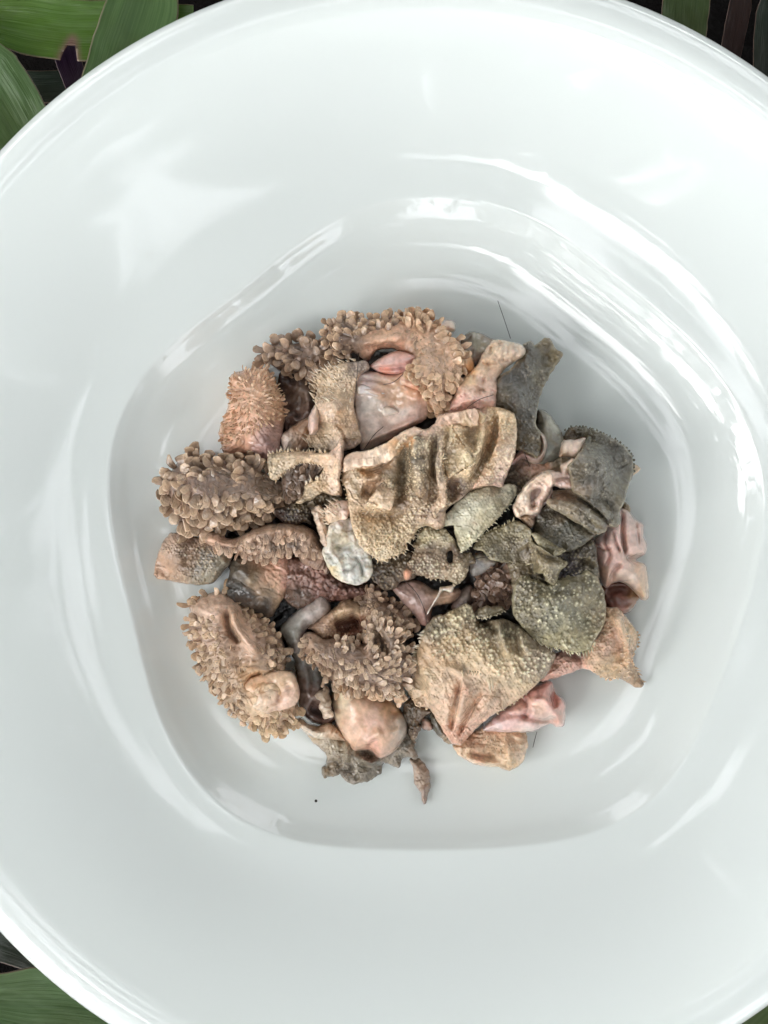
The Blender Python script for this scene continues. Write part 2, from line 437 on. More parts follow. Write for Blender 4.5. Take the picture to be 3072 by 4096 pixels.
            if 'lean' in wt: XY += np.asarray(wt['lean'], float) * gg[:, None] ** 1.5
            if 'tip' in wt:
                w_ = np.clip((gg - 0.35) / 0.45, 0, 1)[:, None] * wt.get('tipw', 0.8)
                C = C * (1 - w_) + lin(wt['tip'], gain) * w_
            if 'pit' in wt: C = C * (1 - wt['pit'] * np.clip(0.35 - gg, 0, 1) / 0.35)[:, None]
    if edge_col:
        w_ = np.clip(1 - D / edge_col[1], 0, 1)[:, None] ** 1.5 * edge_col[2]
        C = C * (1 - w_) + lin(edge_col[0], gain) * w_
    if mat is M_FAT: yl = C.mean(1, keepdims=True); C = (yl + (C - yl) * .85) * np.array([1.03, 1.0, 0.93])
    C = C * (1 + 0.16 * fbm(P[:, 0] / 9, P[:, 1] / 9, sid + 50, 2) + 0.13 * fbm(P[:, 0] / 40, P[:, 1] / 40, sid + 51, 2))[:, None]
    ew = edge_w or (min(th * .3, 6) if thin else min(th * 0.5, 16)); e = np.sqrt(np.clip(1 - (1 - np.clip(D / ew, 0, 1)) ** 2, 0, 1))
    half = min(th * 0.5, ew * 1.2)
    top = Z - half * (1 - e); bot = Z - th + half * (1 - e) - 0 * D
    top = np.maximum(top, 6.0 + fl); bot = np.clip(bot, fl + .5, top - 1.0)
    wt_ = W(XY[:, 0], XY[:, 1], top)
    wb_ = wt_.copy(); wb_[:, 2] = bot * K
    cW = np.array([wt_[:, 0].mean(), wt_[:, 1].mean(), wb_[:, 2].min()])
    V = np.vstack([wt_, wb_]) - cW
    Ft = F[:, ::-1]; Fb = F + n
    sk = np.concatenate([np.stack([BE[:, 0], BE[:, 1], BE[:, 1] + n], 1), np.stack([BE[:, 0], BE[:, 1] + n, BE[:, 0] + n], 1)])
    me = make_mesh(name, V, np.concatenate([Ft, Fb, sk]), mat, np.vstack([C, C]))
    ob = link(name, me)
    if parent is None:
        ob.location = cW; tag(ob, label, cat, group)
    else:
        ob.parent = parent; ob.location = cW - np.array(parent.location)
        if label: ob['label'] = label
    info = dict(ob=ob, P=P, Z=top, o=o, col=C, T=T, sid=sid, D=D, loc=cW)
    return info

def hash_name(s):
    h = 5381
    for ch in s: h = (h * 33 + ord(ch)) & 0x7fffffff
    return h

def nearest(info, q):
    P = info['P']; d = (P[:, 0] - q[0]) ** 2 + (P[:, 1] - q[1]) ** 2
    return int(np.argmin(d))

def petal_mesh(seed):
    r = np.random.default_rng(seed); NL, NC = 8, 8; V = []
    bend = r.uniform(-.5, .3); tw = r.uniform(-.7, .7); side = r.uniform(-.22, .22); wtip = r.uniform(.75, 1.05)
    ts = [0, .12, .32, .54, .74, .88, .965]
    ws = [.6, .66, .8, .95, 1.0, .88, .6]
    for t, w in zip(ts, ws):
        w = w * (1 + r.uniform(-.13, .13)) * (1 if t < .6 else wtip)
        for k in range(NC):
            a = 2 * math.pi * k / NC; x = math.cos(a) * w * .5; z = math.sin(a) * .11 * (1.25 - .5 * t)
            z += .16 * (2 * x) ** 2 * r.choice([1, 1]) + bend * t * t + .02 * r.normal()
            x2 = x * math.cos(tw * t) - z * math.sin(tw * t); z2 = x * math.sin(tw * t) + z * math.cos(tw * t)
            V.append((x2 + side * math.sin(t * 3), t, z2))
    V.append((side * .1, -.03, 0)); V.append((side * math.sin(3) + 0, 1.0, bend))
    F = []
    for i in range(len(ts) - 1):
        for k in range(NC):
            a = i * NC + k; b = i * NC + (k + 1) % NC; F.append((a, b, b + NC, a + NC))
    b0 = len(V) - 2
    for k in range(NC):
        F.append((b0, (k + 1) % NC, k)); q = (len(ts) - 1) * NC; F.append((b0 + 1, q + k, q + (k + 1) % NC))
    return np.array(V), F
PETALS = [petal_mesh(s) for s in range(16)]
_pm = {}
def petal_data(i, base, tip, key):
    if (i, key) not in _pm:
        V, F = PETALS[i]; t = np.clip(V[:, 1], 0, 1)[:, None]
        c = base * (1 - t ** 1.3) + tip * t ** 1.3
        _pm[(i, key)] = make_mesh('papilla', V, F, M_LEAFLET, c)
    return _pm[(i, key)]

PG = 1.16
WARM = np.array([1.0, 1.0, 0.93])
def petals(info, region, T, dirs, s, L, Wd, pitch=(10, 35), base=(132, 106, 88), tip=(172, 146, 122), n_max=290, name='papilla', out=0, seed=0, keep=1.0, roll=14, sink=6, gain=1.38, lift=0, slim=1.0):
    """leaf-shaped papillae rooted on a piece; every one its own part"""
    r = np.random.default_rng(info['sid'] + seed)
    reg = closed_spline(tr(T, region), 12) if region is not None else info['o']
    lo, hi = reg.min(0), reg.max(0)
    pts = jitter_hex(lo, hi, s * .93, 0.2, info['sid'] + 3 + seed)
    pts = pts[inside(pts, reg)]
    pts = pts[r.random(len(pts)) < keep]
    if len(pts) > n_max: pts = pts[r.permutation(len(pts))[:n_max]]
    dv = [(*tr(T, [d[:2]])[0], d[2:4]) for d in dirs]
    ids = [(base, tip), (tuple(np.array(base) * .9), tuple(np.array(tip) * .95)), (tuple(np.array(base) * 1.08), tuple(np.array(tip) * 1.06))]
    par = info['ob']; ploc = np.array(par.location) if par.parent is None else None
    dirn = idw(pts, dv, None, 2.5)
    for p, d in zip(pts, dirn):
        i = nearest(info, p); z = info['Z'][i] - sink + lift
        az = math.atan2(-d[1], d[0]) + r.normal(0, .28)
        ph = R(r.uniform(pitch[0] - 4, pitch[1] * .66)); l_ = L * r.uniform(.6, 1.2); w_ = Wd * slim * r.uniform(1.05, 1.8)
        k = r.integers(0, len(PETALS)); ci = r.integers(0, 3)
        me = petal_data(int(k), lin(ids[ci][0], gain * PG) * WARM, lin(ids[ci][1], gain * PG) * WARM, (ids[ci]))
        pw = W(p[0], p[1], z); sc = K * (HC - z * K) / (HC - ZR)
        M = (Matrix.Translation(Vector(pw - info['loc'])) @ Matrix.Rotation(az - math.pi / 2, 4, 'Z') @ Matrix.Rotation(ph, 4, 'X')
             @ Matrix.Rotation(R(r.normal(0, roll)), 4, 'Y') @ Matrix.Diagonal((w_ * sc, l_ * sc, w_ * sc * 1.0, 1)))
        o = link(name, me, par); o.matrix_local = M

def spikes(info, pts, length, rad, lean, col, name='spines', mat=None, gain=1.38, up=0.8):
    """small pointed papillae, too small to pick apart: one joined part"""
    r = np.random.default_rng(info['sid'] + 77 + len(pts)); V = []; F = []; C = []; NC = 6
    for p in pts:
        i = nearest(info, p); z = info['Z'][i] - 3
        l_ = length * r.uniform(.6, 1.35); r_ = rad * r.uniform(.75, 1.3)
        ln = np.asarray(lean(p) if callable(lean) else lean, float) + r.normal(0, .25, 2)
        base = np.array([p[0], p[1], z]); b0 = len(V)
        for t, w in ((0, 1.15), (.3, .85), (.62, .5), (.86, .2)):
            c = base + np.array([ln[0] * l_ * t ** 1.4, ln[1] * l_ * t ** 1.4, up * l_ * t ** .9])
            for k in range(NC):
                a = 2 * math.pi * k / NC; V.append(c + np.array([math.cos(a), math.sin(a), 0]) * r_ * w); C.append(t)
        V.append(base + np.array([ln[0] * l_, ln[1] * l_, up * l_])); C.append(1)
        for j in range(3):
            for k in range(NC):
                a = b0 + j * NC + k; b = b0 + j * NC + (k + 1) % NC; F += [(a, b + NC, b), (a, a + NC, b + NC)]
        for k in range(NC): F.append((b0 + 3 * NC + k, len(V) - 1, b0 + 3 * NC + (k + 1) % NC))
    V = np.array(V); t = np.array(C)[:, None]
    cc = lin(col[0], gain) * (1 - t) + lin(col[1], gain) * t
    Wv = W(V[:, 0], V[:, 1], V[:, 2]) - info['loc']
    o = link(name, make_mesh(name, Wv, np.array(F), mat or M_TAN, cc), info['ob']); o['kind'] = 'stuff'

def edge_pts(info, T, line, s, seed=0, jit=2.0):
    ln = open_spline(tr(T, line), 3); d = np.r_[0, np.cumsum(np.linalg.norm(np.diff(ln, axis=0), axis=1))]
    t = np.arange(0, d[-1], s); r = np.random.default_rng(seed + 5); t = t + r.uniform(-.3, .3, len(t)) * s
    return np.stack([np.interp(t, d, ln[:, 0]), np.interp(t, d, ln[:, 1])], 1) + r.normal(0, jit, (len(t), 2))

def region_pts(T, reg, s, seed=0, j=.18):
    g = closed_spline(tr(T, reg), 15); p = jitter_hex(g.min(0), g.max(0), s, j, seed); return p[inside(p, g)]
ALLP = []
_piece = piece
def piece(*a, **k):
    r = _piece(*a, **k); ALLP.append(r); return r
CREAM = (214, 198, 168)
DK = (88, 84, 72)
# ---- added filler layer, coloured dark so the gaps between pieces read as shade
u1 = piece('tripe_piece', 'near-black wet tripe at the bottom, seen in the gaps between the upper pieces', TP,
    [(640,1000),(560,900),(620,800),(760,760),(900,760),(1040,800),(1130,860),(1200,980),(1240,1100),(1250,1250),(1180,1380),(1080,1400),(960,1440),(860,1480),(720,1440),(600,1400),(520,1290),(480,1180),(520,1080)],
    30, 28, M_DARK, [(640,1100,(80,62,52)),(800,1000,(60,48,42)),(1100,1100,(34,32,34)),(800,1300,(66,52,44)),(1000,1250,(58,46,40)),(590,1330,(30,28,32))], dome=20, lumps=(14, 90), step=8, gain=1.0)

# ================= upper left
a1 = piece('tripe_piece', 'brown frilled tripe with rounded papillae at the upper left end of the pile', TG,
    [(75,360),(100,320),(170,285),(240,270),(300,290),(370,270),(440,275),(500,290),(540,380),(520,440),(470,520),(400,530),(340,490),(270,470),(200,470),(150,430),(90,400)],
    120, 100, M_PETAL, [(200,350,(118,94,80)),(400,400,(110,88,76)),(480,300,(128,104,88))], dome=60, lumps=(26, 60), wrinkle=(10, 22, 30))
petals(a1, [(75,360),(100,310),(240,250),(440,260),(520,290),(540,380),(500,500),(400,530),(270,470),(90,410)], TG,
    [(90,370,-1,.2),(240,270,-.2,-1),(430,270,.3,-1),(300,400,-.4,.2),(250,460,-.3,.8),(450,500,.1,1),(500,420,.5,.6)], 29, 46, 27, (5, 50), (112,90,76), (158,130,106))
a4 = piece('tripe_piece', 'smooth dark brown lumpy tripe in the hollow left of the spiny piece', TA,
    [(925,480),(1060,480),(1170,540),(1180,700),(1150,800),(1040,850),(970,880),(940,800),(930,640)], 85, 80, M_MEMB,
    [(1080,640,(108,90,76)),(970,560,(66,52,46)),(1000,800,(88,68,58)),(1130,760,(104,82,70))], dome=40, lumps=(26, 40), rough=(5, 16),
    folds=[([(1000,560),(1100,620),(1120,740)], 22, 22), ([(960,700),(1060,780)], -14, 14)], gain=1.25)
a3 = piece('tripe_piece', 'pinkish orange block of tripe covered in stubby fingers, left edge of the pile', TA,
    [(600,505),(680,465),(800,445),(850,460),(890,530),(930,620),(950,700),(958,800),(935,940),(925,1010),(840,1060),(720,1020),(575,1035),(540,960),(525,880),(550,790),(585,700),(600,600)],
    190, 170, M_PETAL, [(700,520,(178,136,110)),(780,700,(196,152,122)),(620,850,(192,144,112)),(880,880,(168,134,128)),(840,980,(150,116,112)),(900,640,(190,152,120)),(600,1000,(176,128,104))],
    dome=80, dome_w=110, lumps=(10, 60), rough=(2, 10), zpts=[(700,600,185),(880,900,150),(600,900,130),(800,600,190)], wrinkle=(4, 9, 100))
petals(a3, [(610,520),(690,470),(840,460),(930,600),(955,720),(900,800),(780,850),(700,890),(560,980),(540,880),(600,700)], TA,
    [(650,520,-.3,-1),(850,480,.6,-.8),(940,650,1,-.2),(930,740,1,.2),(780,840,.3,1),(640,700,-.5,.5),(560,900,-1,.2),(600,620,-1,0)], 17, 27, 8, (20, 70), (184,142,116), (216,180,146), roll=40)
a5 = piece('tripe_piece', 'small tan scrap with a pale rounded end between the fingered block and the spiny piece', TA,
    [(938,905),(980,865),(1060,805),(1130,780),(1150,900),(1120,990),(1010,1010),(945,990)], 150, 90, M_PETAL,
    [(965,920,(190,172,164)),(1050,860,(160,124,96)),(1100,950,(140,108,88)),(1030,970,(150,118,96))], dome=40, dome_w=50, wrinkle=(9, 14, 35))

# ================= top row
a2 = piece('tripe_piece', 'broad frilled tripe with petal-like papillae along the top of the pile', TG,
    [(510,230),(530,180),(570,130),(640,110),(720,125),(860,120),(1000,110),(1100,95),(1210,130),(1250,220),(1330,240),(1390,270),(1410,400),(1390,540),(1330,600),(1310,680),(1220,750),(1180,720),(1160,600),(1070,540),(1045,470),(1080,390),(1000,335),(900,315),(830,340),(790,395),(740,390),(690,350),(620,400),(550,390),(530,300)],
    250, 90, M_PETAL, [(620,150,(150,124,100)),(620,240,(112,92,82)),(640,360,(96,82,74)),(860,270,(192,150,122)),(1000,260,(196,152,126)),(1100,160,(186,146,116)),(1200,450,(178,142,116)),(1260,650,(170,136,110)),(760,350,(172,130,106))],
    dome=30, dome_w=60, lumps=(18, 80), zpts=[(560,200,190),(620,350,170),(860,200,220),(1100,150,230),(1250,300,270),(1250,600,330),(900,300,260),(1150,450,330)],
    folds=[([(690,310),(800,280),(900,250),(1040,260)], 34, 30), ([(740,330),(900,300),(1000,320)], -16, 12)], wrinkle=(5, 12, 60))
petals(a2, [(510,240),(540,130),(720,120),(860,110),(1000,105),(1000,170),(900,220),(760,240),(700,290),(700,360),(560,390),(530,300)], TG,
    [(540,180,-.8,-.6),(640,120,-.2,-1),(700,160,.2,-.9),(860,130,.1,-1),(520,280,-1,.1),(620,240,-.5,-.3),(620,340,-.3,.4),(800,220,.1,-1),(960,140,.2,-1)], 25, 40, 22, (10, 55), (112,90,78), (174,144,114))
petals(a2, [(1000,110),(1100,95),(1220,130),(1260,210),(1330,250),(1400,280),(1410,420),(1390,550),(1320,620),(1320,700),(1220,760),(1170,720),(1150,600),(1060,540),(1050,470),(1110,390),(1090,300),(1050,230)], TG,
    [(1030,120,-.1,-1),(1180,150,.2,-1),(1260,220,.8,-.6),(1160,300,-.3,1),(1050,320,-1,.3),(1120,420,-.8,.4),(1250,400,.1,1),(1360,400,1,-.4),(1340,500,.7,.5),(1200,560,-.2,1),(1080,500,-.8,.6),(1230,680,0,1),(1300,640,.4,.8)], 24, 44, 23, (8, 48), (158,124,98), (202,168,134), seed=9)
piece('fat_lump', 'small pinkish white knob peeping out behind the top frill', TB, [(255,160),(300,135),(345,118),(390,132),(396,185),(340,205),(270,205)], 150, 120, M_FAT,
    [(360,150,(208,184,168)),(290,180,(200,170,150))], 'fat', dome=50, dome_w=30, group='lumps of fat among the tripe', ragged=1)
piece('tripe_piece', 'smooth tan lobe rising just above the top frill', TB, [(-40,110),(30,80),(120,66),(180,68),(240,100),(200,160),(60,160)], 150, 130, M_PETAL,
    [(100,80,(190,150,122)),(200,100,(186,148,120))], dome=40, dome_w=40, ragged=1)

# pink lobe and membrane in the middle of the top
b2 = piece('membrane', 'glossy translucent lilac grey membrane stretched below the top frill', TG,
    [(690,620),(715,500),(800,475),(940,500),(1050,470),(1080,540),(1180,610),(1190,720),(1160,800),(1050,850),(960,910),(870,960),(750,1000),(725,930),(695,760)],
    300, 60, M_MEMB, [(760,540,(206,186,176)),(800,700,(182,174,162)),(760,850,(186,172,158)),(950,620,(182,146,112)),(1080,600,(196,146,108)),(1000,740,(192,178,164)),(880,880,(178,156,140)),(1080,800,(178,146,130)),(950,900,(170,132,112))],
    dome=14, lumps=(12, 80), rough=(3, 22), zpts=[(760,560,295),(760,900,280),(1100,620,315),(1100,780,330),(900,740,280)],
    folds=[([(700,610),(780,600),(900,640)], 14, 14), ([(740,960),(860,900),(1000,840),(1140,780)], 20, 16), ([(720,520),(800,530),(940,560)], -10, 9), ([(1000,560),(1060,600),(1140,620)], 14, 22)], gain=1.3)
for k, (nm, ol, c) in enumerate([('fat_fleck', [(1018,685),(1050,665),(1100,680),(1165,712),(1165,742),(1110,725),(1040,705)], (222,212,204)),
                                 ('fat_fleck', [(875,730),(900,708),(950,715),(990,745),(940,765),(890,770)], (214,204,194)),
                                 ('fat_fleck', [(710,575),(760,562),(830,590),(900,620),(850,645),(780,625),(720,625)], (204,200,202))]):
    piece(nm, None, TG, ol, 312, 14, M_FAT, [(ol[0][0], ol[0][1], c)], dome=8, dome_w=14, parent=b2['ob'], ragged=1, lumps=(2, 20))
piece('fat_lobe', 'glossy pink fold of fat cradled inside the top frill', TG,
    [(800,440),(830,405),(880,375),(980,338),(1090,370),(1085,410),(1045,465),(1000,490),(900,492),(830,465)], 305, 130, M_FAT,
    [(900,400,(214,172,164)),(1000,360,(196,150,142)),(1040,430,(190,142,138)),(850,440,(216,184,176)),(900,470,(196,120,96))], 'fat', dome=55, dome_w=55, lumps=(14, 50),
    folds=[([(830,450),(920,450),(1040,440)], -20, 12)], group='lumps of fat among the tripe', ragged=1)
b3 = piece('fat_lobe', 'orange stained fatty ridge at the left of the right-hand rosette', TG,
    [(990,520),(1030,490),(1100,540),(1150,590),(1130,610),(1060,590),(1000,570)], 325, 40, M_FAT, [(1030,530,(226,186,158)),(1110,580,(208,140,96))], 'fat', dome=26, dome_w=26, group='lumps of fat among the tripe')

b1 = piece('tripe_piece', 'tan tripe with pale thorny spines pointing left, left of the glossy membrane', TG,
    [(440,500),(530,440),(600,420),(700,405),(770,405),(790,450),(722,505),(700,600),(690,700),(720,830),(745,930),(700,980),(560,1010),(430,985),(372,930),(390,890),(432,840),(442,740),(430,650),(450,590)],
    300, 120, M_TAN, [(500,560,(190,166,128)),(620,600,(178,152,116)),(560,450,(170,146,112)),(720,440,(120,104,90)),(520,740,(206,178,146)),(620,780,(170,138,98)),(520,900,(176,154,118)),(660,900,(180,152,116)),(660,960,(214,196,180)),(600,820,(150,116,80))],
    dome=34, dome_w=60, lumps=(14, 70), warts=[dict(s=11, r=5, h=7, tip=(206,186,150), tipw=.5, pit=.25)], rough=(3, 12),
    folds=[([(560,820),(610,860),(640,960)], -18, 10), ([(480,700),(560,690),(580,760)], 16, 22)], zpts=[(480,560,270),(700,500,330),(700,850,330),(450,900,270),(600,700,320)])
sp = np.vstack([region_pts(TG, [(430,520),(530,450),(620,470),(600,620),(560,680),(440,660)], 21, 4), edge_pts(b1, TG, [(540,450),(450,500),(430,580),(425,640),(440,700)], 13, 1),
    edge_pts(b1, TG, [(530,440),(600,418),(700,400)], 20, 2), edge_pts(b1, TG, [(380,900),(372,930),(430,985),(540,1008)], 14, 3)])
spikes(b1, sp, 26, 4.2, lambda p: (-.75, -.5), ((196,172,134), (236,226,206)))
sp = region_pts(TG, [(600,560),(690,560),(690,760),(600,760),(590,640)], 34, 6)
spikes(b1, sp, 20, 4.2, lambda p: (-.1, -.8), ((190,166,128), (228,216,192)), name='spines')
piece('pale_flap', None, TG, [(384,810),(398,755),(432,690),(462,735),(458,860),(400,893)], 296, 40, M_FAT, [(430,760,(222,198,176)),(400,840,(206,176,164))], dome=30, dome_w=24, parent=b1['ob'])

# ================= upper right
piece('tripe_piece', 'thin grey green translucent tripe with torn dark rim at the top right', TB,
    [(425,240),(470,195),(545,198),(640,235),(700,250),(640,320),(560,380),(500,400),(440,330)], 170, 90, M_MEMB,
    [(540,260,(160,160,140)),(500,330,(130,124,116)),(470,215,(96,84,66)),(620,240,(120,104,80))], dome=20, dome_w=40, edge_col=((80,66,48), 14, .8), ragged=4)
piece('fat_lump', 'yellowish smooth knob between the rosette and the cream fat', TB, [(405,320),(440,300),(480,315),(506,370),(500,440),(450,445),(415,400)], 250, 140, M_FAT,
    [(460,340,(210,182,146)),(490,430,(192,140,72))], 'fat', dome=50, dome_w=34, group='lumps of fat among the tripe', ragged=1)
c1 = piece('fat_piece', 'cream coloured lumpy fat with ochre stains beside the dark green tripe', TB,
    [(410,500),(510,410),(560,325),(620,245),(700,242),(800,275),(820,320),(760,370),(700,410),(650,490),(640,650),(560,665),(440,690),(340,665),(370,600),(395,560)],
    290, 120, M_FAT, [(650,290,(224,196,160)),(740,300,(220,194,168)),(560,400,(212,178,140)),(480,480,(204,168,118)),(600,500,(222,186,162)),(520,560,(218,178,150)),(560,620,(216,168,156)),(430,640,(206,158,142)),(510,430,(190,140,80))],
    'fat', dome=44, dome_w=60, lumps=(34, 40), rough=(10, 16), folds=[([(610,330),(620,280),(700,260)], -10, 8), ([(540,380),(640,380),(700,340)], -12, 10), ([(560,560),(600,540),(640,560)], -10, 8), ([(420,620),(500,600),(600,620)], 12, 12), ([(560,470),(560,560)], -14, 14)],
    zpts=[(700,280,250),(560,420,290),(500,600,340),(620,560,330)], group='lumps of fat among the tripe', ragged=2)
c3 = piece('tripe_piece', 'grey green translucent curved strip behind the lower end of the dark leaf-shaped piece', TB,
    [(885,670),(950,680),(1000,740),(1050,830),(1060,900),(1000,980),(930,1010),(850,990),(870,880)], 200, 110, M_MEMB,
    [(960,740,(146,146,128)),(1010,840,(112,110,94)),(960,900,(124,128,118)),(920,700,(104,100,84))], dome=44, dome_w=50, edge_col=((92,84,66), 12, .6))
c4 = piece('fat_curl', 'smooth pinkish white curl hooking round the tip of the dark leaf-shaped piece', TB,
    [(890,795),(925,805),(950,850),(945,920),(905,985),(850,985),(800,960),(740,1000),(735,960),(800,900),(890,930),(910,870)], 270, 80, M_FAT,
    [(935,850,(216,196,184)),(890,960,(216,190,176)),(760,960,(204,160,156))], 'fat', dome=40, dome_w=26, group='lumps of fat among the tripe', ragged=1, lumps=(6, 40))
c2 = piece('tripe_piece', 'dark grey green leaf-shaped tripe with a fine pebbled skin, upper right of the pile', TB,
    [(800,262),(850,250),(872,272),(930,228),(958,232),(1000,285),(1045,330),(1000,400),(940,500),(905,600),(890,660),(880,740),(912,800),(905,900),(885,955),(820,915),(760,900),(750,800),(690,690),(622,640),(640,560),(650,480),(740,400),(820,320)],
    290, 60, M_DARK, [(850,300,(88,84,72)),(940,280,(108,98,74)),(1000,340,(122,110,76)),(820,450,(84,81,73)),(760,560,(86,83,76)),(680,640,(98,90,70)),(820,700,(88,85,78)),(840,860,(98,90,72)),(930,480,(112,104,80)),(740,450,(72,70,66))],
    dome=14, dome_w=40, lumps=(16, 90), rough=(4, 10), warts=[dict(s=11, r=5, h=6, tip=(122,114,96), tipw=.45), dict(s=31, r=6, h=10, tip=(150,138,116), tipw=.8, j=.25)],
    folds=[([(900,260),(850,400),(800,560),(780,700)], 22, 44), ([(960,280),(900,450),(860,640)], -16, 34)], edge_col=((150,136,100), 12, .75), zpts=[(950,280,190),(1020,340,160),(720,560,330),(840,500,260),(840,850,330)], ragged=3.5)

# ================= right
f2b = piece('tripe_piece', 'tan and dark mottled tripe in the hollow left of the pale net', TH,
    [(480,540),(540,400),(620,350),(740,360),(830,370),(920,320),(900,250),(930,200),(1000,230),(1000,420),(830,480),(720,540),(640,610),(560,600)], 210, 130, M_TAN,
    [(560,480,(96,84,66)),(620,540,(92,82,66)),(740,410,(186,146,118)),(800,400,(176,134,98)),(680,400,(190,160,140)),(880,340,(150,136,108))], dome=30, dome_w=60, warts=[dict(s=16, r=6, h=6, tip=(156,138,104))], lumps=(20, 60))
piece('tripe_flap', 'pale beige flap of tripe folded against the top of the right-hand dark piece', TH, [(895,300),(930,205),(1000,200),(1095,188),(1070,250),(1030,320),(960,330),(900,330)], 300, 60, M_MEMB,
    [(980,240,(206,188,168)),(1050,210,(208,186,166)),(930,310,(160,134,104))], dome=20, dome_w=30, lumps=(10, 40))
g5 = piece('tripe_piece', 'small yellowish corner of tripe poking out at the right edge', TH, [(1400,380),(1450,375),(1505,415),(1470,450),(1420,480)], 120, 60, M_TAN, [(1460,420,(198,176,138))], dome=14, dome_w=20)
piece('tripe_piece', 'olive brown corner of tripe just above the pink fat', TH, [(1320,640),(1370,650),(1425,700),(1420,745),(1350,760)], 130, 70, M_TAN, [(1380,700,(122,106,74))], dome=14, dome_w=20)
f1 = piece('tripe_piece', 'large dark grey green tripe folded double at the right of the pile', TH,
    [(925,175),(960,125),(1020,100),(1130,120),(1280,180),(1380,250),(1435,320),(1448,440),(1415,540),(1385,640),(1345,740),(1352,810),(1325,850),(1265,840),(1215,870),(1150,925),(1040,1000),(900,1045),(800,1060),(715,960),(700,880),(735,740),(800,680),(830,580),(990,560),(955,400),(1010,335),(1090,205),(1000,205),(935,200)],
    300, 90, M_DARK, [(960,150,(98,80,56)),(1100,150,(84,80,62)),(1250,300,(88,85,74)),(1150,450,(90,86,76)),(1350,400,(86,83,72)),(1380,560,(108,102,82)),(1000,430,(108,98,78)),(1200,640,(92,88,76)),(900,580,(150,122,98)),(960,690,(120,104,80)),(1150,800,(112,104,82)),(950,850,(76,76,66)),(800,740,(74,68,56)),(1050,920,(88,84,68)),(800,960,(100,94,70)),(1300,780,(104,98,80)),(1270,830,(70,56,44))],
    dome=50, dome_w=110, lumps=(14, 110), rough=(4, 9), wrinkle=(3, 14, 60), warts=[dict(s=10, r=4.6, h=6, tip=(128,122,102), tipw=.55), dict(s=34, r=6, h=10, tip=(152,144,122), tipw=.7, j=.25)],
    folds=[([(815,640),(930,660),(1060,720),(1170,800),(1260,870)], 42, 30), ([(980,590),(1100,660),(1200,740),(1275,830)], -44, 15, 1), ([(990,570),(1090,620),(1200,700),(1290,800)], 40, 36), ([(800,700),(960,760),(1100,860),(1180,910)], -30, 22), ([(1000,340),(1100,320),(1200,380)], -14, 30), ([(720,900),(800,980),(900,1030)], 20, 20)],
    edge_col=((120,112,86), 12, .5), zpts=[(1000,130,170),(1300,220,230),(1430,420,220),(1150,400,350),(1300,700,290),(950,850,330),(1150,850,310)], ragged=3)
DW = [dict(s=10, r=4.6, h=6, tip=(128,122,102), tipw=.55), dict(s=32, r=6, h=10, tip=(152,144,122), tipw=.7, j=.25)]
def dflap(T, ol, cols, **k):
    kw = dict(dome=16, dome_w=30, lumps=(10, 80), rough=(4, 9), ragged=3, gain=1.38, crease=(8, 70), warts=DW, edge_col=((158,148,116), 9, .75)); kw.update(k)
    return piece('fold', None, T, ol, 0, 40, M_DARK, cols, parent=f1['ob'], **kw)
dflap(TH, [(1092,206),(1130,122),(1200,145),(1280,182),(1380,252),(1433,322),(1446,440),(1413,540),(1383,640),(1343,740),(1350,808),(1324,848),(1268,836),(1225,780),(1150,700),(1080,635),(1000,585),(985,500),(957,400),(1010,338),(1060,270)],
    [(1150,180,(88,84,66)),(1250,300,(90,87,76)),(1150,450,(92,88,78)),(1350,400,(88,85,74)),(1390,560,(108,102,82)),(1010,400,(108,98,78)),(1200,640,(94,90,78)),(1050,580,(116,100,80)),(1300,780,(104,98,80))],
    zpts=[(1120,150,210),(1300,230,250),(1430,420,240),(1150,400,405),(1300,700,330),(1030,560,420),(1000,380,400)], folds=[([(1000,360),(1100,340),(1200,400)], -12, 26), ([(1100,560),(1200,560),(1320,620)], 10, 40)])
dflap(TH, [(815,628),(870,640),(960,655),(1060,705),(1160,780),(1250,850),(1230,885),(1180,905),(1100,860),(1000,800),(900,740),(830,700),(800,665)],
    [(850,660,(136,118,92)),(960,700,(124,110,84)),(1120,790,(112,102,82)),(1220,870,(100,94,76))], zpts=[(830,660,395),(1000,720,410),(1230,870,345)], dome=26)
dflap(TH, [(690,895),(720,880),(800,930),(880,980),(950,1020),(900,1050),(850,1058),(790,1025),(730,970)], [(720,910,(144,136,104)),(850,1010,(130,122,90))], zpts=[(710,900,400),(880,1020,390)], dome=20, warts=[dict(s=14, r=5.5, h=9, tip=(184,176,140), tipw=.6)])
piece('membrane', 'thin greyish membrane behind the hole of the cream net', TH, [(640,600),(700,545),(800,535),(850,560),(830,640),(780,700),(740,760),(680,760),(640,700)], 340, 24, M_MEMB, [(720,620,(140,124,114)),(780,600,(176,152,142)),(720,700,(160,138,124))], dome=10, dome_w=30, wrinkle=(10,16,50))
sp = edge_pts(f1, TH, [(940,130),(1020,100),(1130,120),(1280,180),(1380,250),(1440,330),(1448,440)], 15, 3, 1.0)
spikes(f1, sp, 9, 4.4, (.2, -.5), ((82,80,62), (112,110,88)), mat=M_DARK)

